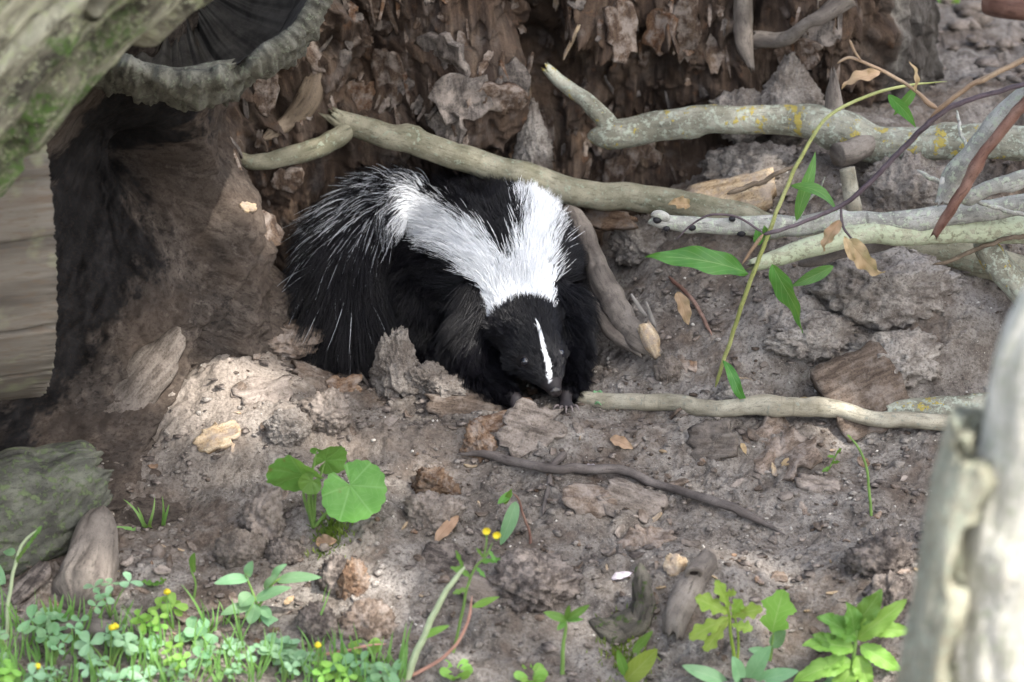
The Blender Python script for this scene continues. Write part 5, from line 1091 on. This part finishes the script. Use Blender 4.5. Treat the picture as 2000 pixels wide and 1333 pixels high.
for lb, px, py, L_, W_, yaw, mat in (('tan leaf blade standing by the charred lump', 872, 1040, 75, 22, 1.0, DRY), ('tan leaf on the large purplish bark piece', 1556, 905, 72, 16, .2, DRY), ('buff dry leaf under the skunk paw', 1010, 795, 62, 24, .25, DRY), ('tan dry leaf right of the skunk paws', 1212, 872, 50, 22, -.3, DRY), ('olive dry leaf at the foot of the willow shoot', 1570, 795, 80, 22, .1, DRY), ('pale lilac petal above the thin root', 1155, 926, 34, 18, -.2, WHT), ('pale lilac petal low on the slope', 1216, 1131, 44, 14, .05, WHT), ('cream leaf scrap below the heart leaved plant', 642, 1062, 44, 26, -.4, DRY), ('pale pod shaped leaf on the slope', 1450, 880, 26, 10, -1.0, DRY), ('green grey leaf scrap at the stick end', 1172, 785, 34, 30, .3, GREENB), ('brown leaf curl near the clover', 565, 1180, 26, 12, .8, DRY)):
    p, A = lie(px, py, yaw, (0, -.3)); m_ = mpp(p[1]); V, F, uv = blade(p - A[0] * L_ / 2 * m_ + A[2] * .004, p + A[0] * L_ / 2 * m_ + A[2] * .007, W_ * m_ * 1.5, A[2], 'ovate', .3, .3, .2, .3, seed=px); tag(mk('fallen_leaf', V, F, mat, uv=uv), lb, 'leaf')

def plant(name, label, px, py, group=None): return thing(name, label, 'plant', G(px, py), group)
def up(t, px, py, dY=0.0): return P(px, py, t.location[1] + dY)
def lf(t, a, b, w_p, mat, prof='ovate', nrm=(0, -.75, .65), dY=(0, -.01), **k):
    return leaf(t, up(t, *a, dY[0]), up(t, *b, dY[1]), w_p * mpp(t.location[1]), nrm, mat, prof=prof, seed=a[0], **k)
def st(t, pts, mat=None, w_p=3.0, name='stem', tap=.6):
    m_ = mpp(t.location[1]); q = [(*up(t, x, y), w_p * m_ * (1 - (1 - tap) * i / max(1, len(pts) - 1))) for i, (x, y) in enumerate(pts)]; return stem(t, q, mat or STEM, name, rings=10 + 6 * len(pts))
# hanging pale leaf on a brown stalk
t = plant('hanging_leaf_sprout', 'sprout with one pale hanging leaf in the middle of the slope', 1036, 1062)
st(t, [(1036, 1064), (1034, 1040), (1022, 1005), (1012, 975), (1000, 962)], MAT['twig_red'], 3.2); lf(t, (1008, 980), (978, 1066), 42, GREENB, nrm=(.3, -.9, .2)); lf(t, (1000, 962), (972, 985), 24, GREEN, nrm=(0, -.5, .8)); lf(t, (985, 985), (1000, 955), 16, GREEN)
# yellow-flowered weed
t = plant('yellow_flowered_weed', 'thin weed with two small yellow flowers below the hanging leaf', 884, 1275)
st(t, [(884, 1278), (898, 1220), (912, 1150), (928, 1110), (950, 1085), (962, 1060)], None, 3.4); st(t, [(945, 1088), (950, 1060), (950, 1046)], None, 2.2); st(t, [(918, 1130), (900, 1108), (888, 1112)], None, 2.2)
for a, b, w_p in (((912, 1150), (884, 1160), 14), ((920, 1125), (880, 1108), 16), ((940, 1098), (978, 1092), 14), ((905, 1110), (890, 1075), 10), ((955, 1075), (970, 1100), 10), ((930, 1108), (948, 1128), 10), ((945, 1090), (930, 1070), 8)): lf(t, a, b, w_p, GREEN, 'lobed')
lf(t, (922, 1186), (976, 1166), 16, LIME, 'lance')
for fx_, fy_ in ((950, 1036), (970, 1044)):
    c = up(t, fx_, fy_); A = facing(.1, .5); m_ = mpp(c[1])
    V, F, at = lump(c - A[2] * 3 * m_ - A_(0, 0, 8 * m_), A_(5, 5, 8) * m_, fx_, 2, .1); mk('flower_cup', V, F, STEM, t)
    for k in range(11):
        a = k * 2 * math.pi / 11; d = A[0] * math.cos(a) + A[1] * math.sin(a); leaf(t, c, c + d * 9 * m_ + A[2] * 4 * m_, 5 * m_, A[2], YEL, 'petal', prof='obov', nu=3, nv=7)
# pale thick stalk and pink arching stalk
t = plant('pale_stalk', 'blurred pale thick stalk leaning up from the bottom edge', 790, 1325); st(t, [(788, 1345), (812, 1280), (840, 1215), (872, 1155), (908, 1108)], PALES, 8.5); lf(t, (822, 1245), (878, 1222), 22, LIME)
t = plant('pink_stalk', 'pink arching stalk at the bottom centre', 750, 1330); st(t, [(700, 1345), (760, 1330), (820, 1312), (880, 1272), (912, 1220), (922, 1165)], PINK, 4.6)
t = plant('pink_runner', 'thin pink runner lying over the clover', 560, 1290); st(t, [(470, 1284), (560, 1286), (650, 1276), (720, 1262), (755, 1258)], PINK, 4.0)
# four-leaved sprout
t = plant('small_sprout', 'small upright sprout with spreading leaves below the charred lump', 1098, 1318)
st(t, [(1098, 1322), (1100, 1270), (1106, 1212)], STEM, 5)
for a, b, w_p in (((1106, 1212), (1062, 1196), 26), ((1106, 1212), (1152, 1182), 24), ((1104, 1214), (1088, 1232), 18), ((1106, 1210), (1112, 1182), 16), ((1106, 1212), (1140, 1210), 14)): lf(t, a, b, w_p, GREEN, 'jag')
# oak seedling
t = plant('oak_seedling', 'yellow green oak seedling with lobed leaves at the lower right', 1435, 1290)
st(t, [(1436, 1300), (1428, 1240), (1420, 1180), (1408, 1140)], YGREEN, 4); st(t, [(1440, 1300), (1442, 1240), (1430, 1190)], YGREEN, 3)
for a, b, w_p in (((1424, 1200), (1356, 1168), 44), ((1426, 1205), (1346, 1248), 40), ((1425, 1205), (1490, 1190), 38), ((1424, 1190), (1396, 1132), 30), ((1424, 1210), (1376, 1272), 34), ((1430, 1200), (1450, 1170), 30), ((1415, 1160), (1438, 1160), 22), ((1428, 1220), (1470, 1230), 30)): lf(t, a, b, w_p, YGREEN, 'oak', ripple=.15, droop=.3)
t = plant('lobed_leaf_sprout', 'sprout with one big pale lobed leaf beside the oak seedling', 1500, 1290)
st(t, [(1502, 1300), (1508, 1262), (1512, 1232)], STEM, 4); lf(t, (1508, 1236), (1530, 1152), 78, LIME, 'lobed', nrm=(-.1, -.9, .4)); lf(t, (1506, 1262), (1536, 1232), 42, GREENB, 'jag'); lf(t, (1504, 1280), (1462, 1268), 30, GREENB, 'jag')
t = plant('round_leaved_sprout', 'cluster of rounded blue green leaves at the bottom right', 1440, 1333)
for a, b, w_p in (((1460, 1330), (1505, 1262), 56), ((1420, 1335), (1332, 1300), 48), ((1450, 1335), (1430, 1282), 46), ((1470, 1335), (1560, 1310), 50), ((1440, 1345), (1380, 1338), 46), ((1480, 1345), (1520, 1330), 50)): lf(t, a, b, w_p, GREENB, 'ovate', nrm=(0, -.6, .8))
t = plant('nettle_like_plant', 'clump of pointed toothed green leaves beside the split log', 1665, 1330)
st(t, [(1664, 1345), (1668, 1290), (1672, 1230), (1680, 1190)], STEM, 5); st(t, [(1740, 1345), (1730, 1300), (1700, 1262)], STEM, 4)
for a, b, w_p, mt in (((1678, 1215), (1722, 1152), 62, GREEN), ((1672, 1245), (1596, 1205), 66, GREEN), ((1674, 1250), (1772, 1170), 58, LIME), ((1670, 1265), (1566, 1262), 60, LIME), ((1680, 1262), (1760, 1310), 54, LIME), ((1664, 1290), (1548, 1335), 62, LIME), ((1670, 1240), (1652, 1176), 58, GREEN), ((1690, 1230), (1782, 1232), 48, LIME), ((1668, 1300), (1632, 1365), 66, LIME), ((1672, 1280), (1700, 1345), 54, LIME), ((1640, 1270), (1588, 1240), 52, GREEN), ((1660, 1310), (1600, 1372), 60, GREENB), ((1650, 1280), (1610, 1310), 44, LIME)): lf(t, a, b, w_p, mt, 'jag', droop=.4, ripple=.16, twist=.3)
t = plant('yellowing_leaf_sprout', 'sprout with a broad yellowing leaf at the bottom edge', 1240, 1335)
st(t, [(1232, 1345), (1240, 1310), (1250, 1260)], STEM, 4); lf(t, (1222, 1330), (1284, 1268), 60, YGREEN, 'ovate', nrm=(-.2, -.9, .3)); lf(t, (1236, 1275), (1276, 1232), 26, GREEN, 'jag'); lf(t, (1222, 1320), (1206, 1270), 28, GREEN, 'ovate')
for lb, px, py, mt in (('bright lime rosette at the bottom edge right of the pink stalk', 890, 1318, LIME), ('bright lime rosette at the bottom centre', 1036, 1325, LIME), ('lime rosette touching the pink runner', 712, 1268, LIME)):
    t = plant('lime_rosette', lb, px, py)
    for k in range(9):
        a = k * 2.4; r_ = 34 + 8 * math.sin(k * 3.1); lf(t, (px, py + 4), (px + r_ * math.cos(a), py - 12 - r_ * .62 * math.sin(a)), 26, mt, 'obov', dY=(0, .03 * math.sin(a)))
    st(t, [(px, py + 25), (px, py)], STEM, 3)
# sprig with pointed ribbed leaves at left
t = plant('pointed_leaf_sprig', 'sprig with pointed ribbed leaves above the clover on the left', 505, 1215)
st(t, [(510, 1240), (505, 1190), (490, 1150), (478, 1120)], STEM, 3.5); st(t, [(505, 1185), (540, 1135), (600, 1128)], STEM, 3)
for a, b, w_p in (((486, 1130), (418, 1140), 34), ((484, 1125), (494, 1096), 30), ((492, 1160), (468, 1185), 48), ((498, 1172), (570, 1148), 34), ((498, 1180), (430, 1202), 34), ((500, 1180), (488, 1220), 44), ((508, 1200), (568, 1248), 34), ((510, 1185), (530, 1210), 30), ((540, 1135), (628, 1128), 34), ((530, 1130), (560, 1102), 24), ((515, 1150), (548, 1120), 22)): lf(t, a, b, w_p, GREENB, 'ovate', nrm=(0, -.65, .75), droop=.3)
t = plant('tall_thin_sprout', 'thin bare green sprout on the soil below the fallen stick', 1702, 1012); st(t, [(1702, 1016), (1698, 960), (1690, 905), (1672, 868), (1656, 852)], STEM, 3.2); lf(t, (1664, 858), (1654, 850), 8, LIME)
t = plant('tiny_feathery_sprout', 'tiny feathery green sprout beside the thin bare one', 1615, 922); st(t, [(1612, 925), (1625, 905), (1638, 880)], STEM, 2.5)
for a, b in (((1620, 912), (1606, 922)), ((1624, 905), (1640, 902)), ((1630, 892), (1616, 892)), ((1634, 886), (1644, 876))): lf(t, a, b, 9, GREEN, 'lobed')
t = plant('one_leaf_sprout', 'sprout with one folded leaf on the left soil', 380, 1168); st(t, [(378, 1172), (382, 1140), (372, 1110)], STEM, 3); lf(t, (376, 1118), (380, 1080), 30, GREEN, 'ovate', nrm=(-.6, -.7, .2))
t = plant('flat_rosette', 'small flat crinkled rosette on the left soil', 300, 1138)
for k in range(7): a = k * .9; lf(t, (300, 1138), (300 + 26 * math.cos(a), 1134 - 12 * math.sin(a)), 18, GREEN, 'lobed', nrm=(0, -.3, 1), dY=(0, .03 * math.sin(a)), ripple=.3)
# grass
def tuft(label, px, py, blades, name='grass_tuft', w_p=9, mat=None):
    t = plant(name, label, px, py)
    for k, (bx_, by_, ex, ey, bend) in enumerate(blades): lf(t, (bx_, by_), (ex, ey), w_p, mat or GRASS, 'grass', nrm=(.3 * (-1) ** k, -.8, .5), droop=bend, twist=.6, name='grass_blade', nu=3, nv=15)
    return t
tuft('sparse grass tuft on the left soil beside the half buried log', 290, 1030, [(285, 1035, 178, 1052, 1.2), (290, 1030, 240, 975, 1.4), (318, 1030, 316, 968, .2), (318, 1030, 350, 1075, .9), (285, 1035, 214, 1078, .9), (300, 1032, 302, 970, 1.4), (280, 1030, 268, 990, .3), (320, 1030, 330, 985, .3)])
tuft('leafy grass shoot in front of the root peg', 110, 1225, [(108, 1226, 106, 1158, .1), (108, 1226, 78, 1170, .5), (108, 1226, 140, 1172, .5), (108, 1226, 96, 1165, .2), (106, 1226, 62, 1200, .8), (110, 1226, 124, 1160, .2), (130, 1226, 140, 1190, .2)], w_p=13)
tuft('single long grass blade above the clover', 410, 1235, [(410, 1240, 352, 1140, .3), (600, 1275, 645, 1150, .6), (640, 1275, 640, 1140, -.4)])
t = plant('grass_stalk', 'pale green grass stalk with a seed head at the left edge', 14, 1240); st(t, [(14, 1245), (16, 1180), (28, 1110), (45, 1062), (72, 1036)], PALES, 4.5)
for k in range(7): x, y = 30 + k * 7, 1100 - k * 9.5; lf(t, (x, y), (x + 10, y - 16), 9, GRASS, 'lance')
t = plant('edge_clover', 'large blue green leaves at the far left edge', 5, 1150)
for a, b, w_p in (((10, 1140), (-25, 1110), 60), ((10, 1150), (35, 1168), 40), ((5, 1165), (-20, 1190), 56), ((5, 1078), (30, 1080), 24), ((0, 1070), (-20, 1060), 30)): lf(t, a, b, w_p, GREENB, 'obov', nrm=(0, -.7, .7))
# far leaves behind, top right
t = thing('far_weed', 'out of focus green leaves behind the branches in the top right', 'plant', G(1850, 60))
for a, b, w_p, Yq in (((1880, 30), (1826, -18), 44, .9), ((1840, 30), (1870, -30), 50, .9), ((1930, 250), (1905, 200), 22, .6), ((1960, 240), (1945, 180), 20, .6), ((1880, 190), (1990, 255), 14, .55), ((1900, 290), (1960, 225), 12, .5)): leaf(t, P(*a, Yq), P(*b, Yq), w_p * mpp(Yq), (0, -.8, .5), LIME, prof='ovate')
# clover carpet along the bottom: one plant after another
cr = np.random.default_rng(31)
def trifoliate(c, R, ax):
    Vs, Fs, U_ = [], [], []; n = 0
    for k in range(3):
        a = (k - 1) * 1.95 + cr.normal() * .1; d = A_(math.sin(a), math.cos(a), .12) @ ax; V, F, uv = blade(c, c + d * R, R * .86, A_(0, 0, 1) @ ax, 'obov', .18, -.1, 0, 0, 5, 8); Vs.append(V); Fs.append(F + n); U_.append(uv); n += len(V)
    return np.vstack(Vs), np.vstack(Fs), np.vstack(U_)
def clover(label, px, py, nl, R, h, flower, group, mat):
    g0 = G(px, py); t = thing('clover_plant', label, 'clover', g0, group); m_ = mpp(g0[1])
    for k in range(nl):
        a = cr.uniform(0, 6.3); hh = h * cr.uniform(.55, 1.15); c = g0 + A_(math.cos(a) * hh * .55 * m_, math.sin(a) * hh * .5 * m_, hh * m_); nrm = unit(A_(math.cos(a) * .35, math.sin(a) * .35 - .35, 1)); ax = basis(nrm, cr.uniform(0, 6.3))
        V, F, uv = trifoliate(c, R * m_ * cr.uniform(.75, 1.2), ax); mk('leaf', V, F, mat, t, uv=uv)
        stem(t, [(*g0, .0011), (*(g0 * .5 + c * .5 + A_(0, 0, .006)), .001), (*c, .0008)], STEM, 'stalk', seg=5, rings=7)
    if flower:
        c = g0 + A_(cr.normal() * .006, 0, h * 1.45 * m_); V, F, at = lump(c, A_(1, 1, .9) * 6.5 * m_, px, 3, .35, 7, .5); mk('flower_head', V, F, YEL, t); stem(t, [(*g0, .0011), (*c, .0009)], STEM, 'stalk', seg=5, rings=6)
    return t
spots = [(x, y) for y, x0, x1, n in ((1215, 225, 320, 2), (1250, 70, 380, 4), (1285, 0, 520, 6), (1315, 0, 680, 9), (1345, 0, 760, 11)) for x in np.linspace(x0, x1, n) + cr.normal(size=n) * 24]
ORD = 'first second third fourth fifth sixth seventh eighth ninth tenth eleventh twelfth thirteenth fourteenth fifteenth sixteenth seventeenth eighteenth nineteenth twentieth twenty-first twenty-second twenty-third twenty-fourth twenty-fifth twenty-sixth twenty-seventh twenty-eighth twenty-ninth thirtieth'.split()
rank = {}
for flg in (True, False):
    for r_, k in enumerate(sorted((k for k in range(len(spots)) if (k % 7 == 1) == flg), key=lambda k: spots[k][0])): rank[k] = ORD[r_]
LBL = {True: 'clover plant with a yellow flower head in the carpet along the bottom edge', False: 'low flowerless clover plant in the carpet along the bottom edge'}
for k, (x, y) in enumerate(spots):
    fl = k % 7 == 1; clover(('yellow flowered clover plant' if fl else 'flowerless clover plant') + ', ' + rank[k] + ' from the left along the bottom edge', x, y + cr.normal() * 6, int(cr.integers(3, 6)), cr.uniform(14, 36), cr.uniform(20, 95), fl, 'clover plants along the bottom edge', [CLOV, CLOV, LIME, GREENB][int(cr.integers(0, 4))])
vb, fb, ub = [], [], []; n = 0
for k in range(430):
    x, y = cr.uniform(-20, 800), 1333 + 20 - 130 * cr.random() ** 1.6
    if x > 480 and y < 1285: continue
    g0 = G(x, y); m_ = mpp(g0[1]); tip = g0 + A_(cr.normal() * 18 * m_, cr.normal() * 14 * m_, cr.uniform(25, 95) * m_); V, F, uv = blade(g0, tip, cr.uniform(3.5, 8) * m_, (cr.normal() * .5, -1, .3), 'grass', .1, cr.normal() * .6, 0, .5, 3, 7); vb.append(V); fb.append(F + n); ub.append(uv); n += len(V)
tag(mk('grass', np.vstack(vb), np.vstack(fb), GRASS, origin=(0, 0, 0), uv=np.vstack(ub)), 'short thin grass blades between the clover', kind='stuff')
# moss tufts
for lb, px, py, hw, hh in (('bright moss tuft below the heart leaved plant', 645, 1045, 36, 22), ('thin moss patch beside the root peg', 135, 1065, 40, 26), ('mossy patch under the bent knob', 1225, 1285, 50, 36)):
    p0 = G(px, py); m_ = mpp(p0[1]); vs, fs = [], []; n = 0; U, F = ico(1)
    for k in range(420):
        x, y = p0[0] + cr.normal() * hw * .5 * m_, p0[1] + cr.normal() * hh * m_; z = gh(x, y)[0]; V, F4, uv = blade((x, y, z - .001), (x + cr.normal() * .003, y + cr.normal() * .003, z + cr.uniform(.003, .009)), .0016, (cr.normal(), -1, .2), 'lance', .1, nu=3, nv=4); vs.append(V); fs.append(F4 + n); n += len(V)
    V = np.vstack(vs); tag(mk('moss', V, np.vstack(fs), leaf_mat('moss_' + str(px), (.07, .12, .015), (.16, .21, .03), (.1, .15, .03), 0, .25), uv=np.zeros((len(V), 2))), lb, kind='stuff')
# ------------------------------------------------------------------ unseen tree added overhead, crown shaped to break the sunlight into patches
GAPS = [(440, 750, .065, .075), (500, 840, .03, .04), (1035, 570, .034, .04), (620, 850, .05, .04)]
kr = np.random.default_rng(8)
t = thing('added_shade_tree', 'unseen leafy tree added overhead to keep the stump in shade', 'tree', (2.9, -.6, -.2))
V, F, at = tube([(2.9, -.6, -.25, .20), (2.85, -.65, 1.2, .17), (2.75, -.8, 2.6, .15), (2.6, -1.0, 4.2, .10), (2.3, -1.2, 5.6, .05)], seg=24, rings=60, rough=.06, rscale=8); mk('trunk', V, F, MAT['root_grey'], t, attrs=at)
for q in ([(2.72, -.85, 3.0, .07), (2.2, -1.3, 3.4, .05), (1.5, -1.7, 3.7, .03), (.8, -2.0, 3.8, .012)], [(2.65, -.95, 3.6, .06), (2.2, -.8, 4.0, .04), (1.6, -1.0, 4.3, .02), (.9, -1.0, 4.4, .01)], [(2.7, -.9, 3.2, .06), (2.6, -1.8, 3.5, .04), (2.2, -2.5, 3.8, .02)]):
    V, F, at = tube(q, seg=10, rings=30); mk('limb', V, F, MAT['root_grey'], t, attrs=at)
gaps = [(P(a, b, 0.0) if b < 640 else G(a, b), r1, r2) for a, b, r1, r2 in GAPS]
e1 = unit(np.cross(SUN_TO, [0, 0, 1])); e2 = np.cross(SUN_TO, e1)
N = 5200; uu = kr.uniform(-1.25, 1.25, N); vv = kr.uniform(-1.3, 1.3, N); dd = kr.uniform(3.6, 5.2, N)
ctr = np.array([0, 0, .1]); pos = ctr + e1 * uu[:, None] + e2 * vv[:, None] + SUN_TO * dd[:, None]
ok = np.ones(N, bool)
def clear(p, ra):
    q = p - ctr; return np.hypot(uu - q @ e1, vv - q @ e2) > ra + .035
for p, r1, r2 in gaps: ok &= clear(p, max(r1, r2) * .8)
for yy in np.linspace(500, 1500, 9): ok &= clear(P(1925 + (1100 - yy) * .06, yy, -1.36), .20)      # the split log stands in the sun
for px, py, ra in ((120, 1290, .09), (330, 1300, .09), (560, 1310, .09), (820, 1260, .07), (1480, 1250, .08), (1690, 1250, .07), (900, 900, .06)): ok &= clear(G(px, py), ra) | (kr.random(N) < .5)     # thinner foliage: a little sun filters through
thin = fbm(np.stack([uu, vv, uu * 0], 1) * 1.6, 2, seed=4); ok &= (kr.random(N) < .93)
pos = pos[ok]; n = len(pos); bl, bf, bu = blade((0, 0, 0), (0, .13, 0), .085, (0, 0, 1), 'ovate', .15, .2, 0, 0, 3, 6)
Rm = np.stack([np.array((Matrix.Rotation(kr.uniform(0, 6.3), 3, 'Z') @ Matrix.Rotation(kr.normal() * .5 + .2, 3, 'X') @ Matrix.Rotation(kr.normal() * .5, 3, 'Y')).transposed()) for _ in range(n)])
V = (np.einsum('vi,nij->nvj', bl, Rm) * kr.uniform(.8, 1.3, n)[:, None, None] + pos[:, None, :]).reshape(-1, 3); F = (bf[None] + (np.arange(n) * len(bl))[:, None, None]).reshape(-1, 4)
mk('crown', V, F, GREEN, t, uv=np.tile(bu, (n, 1)))
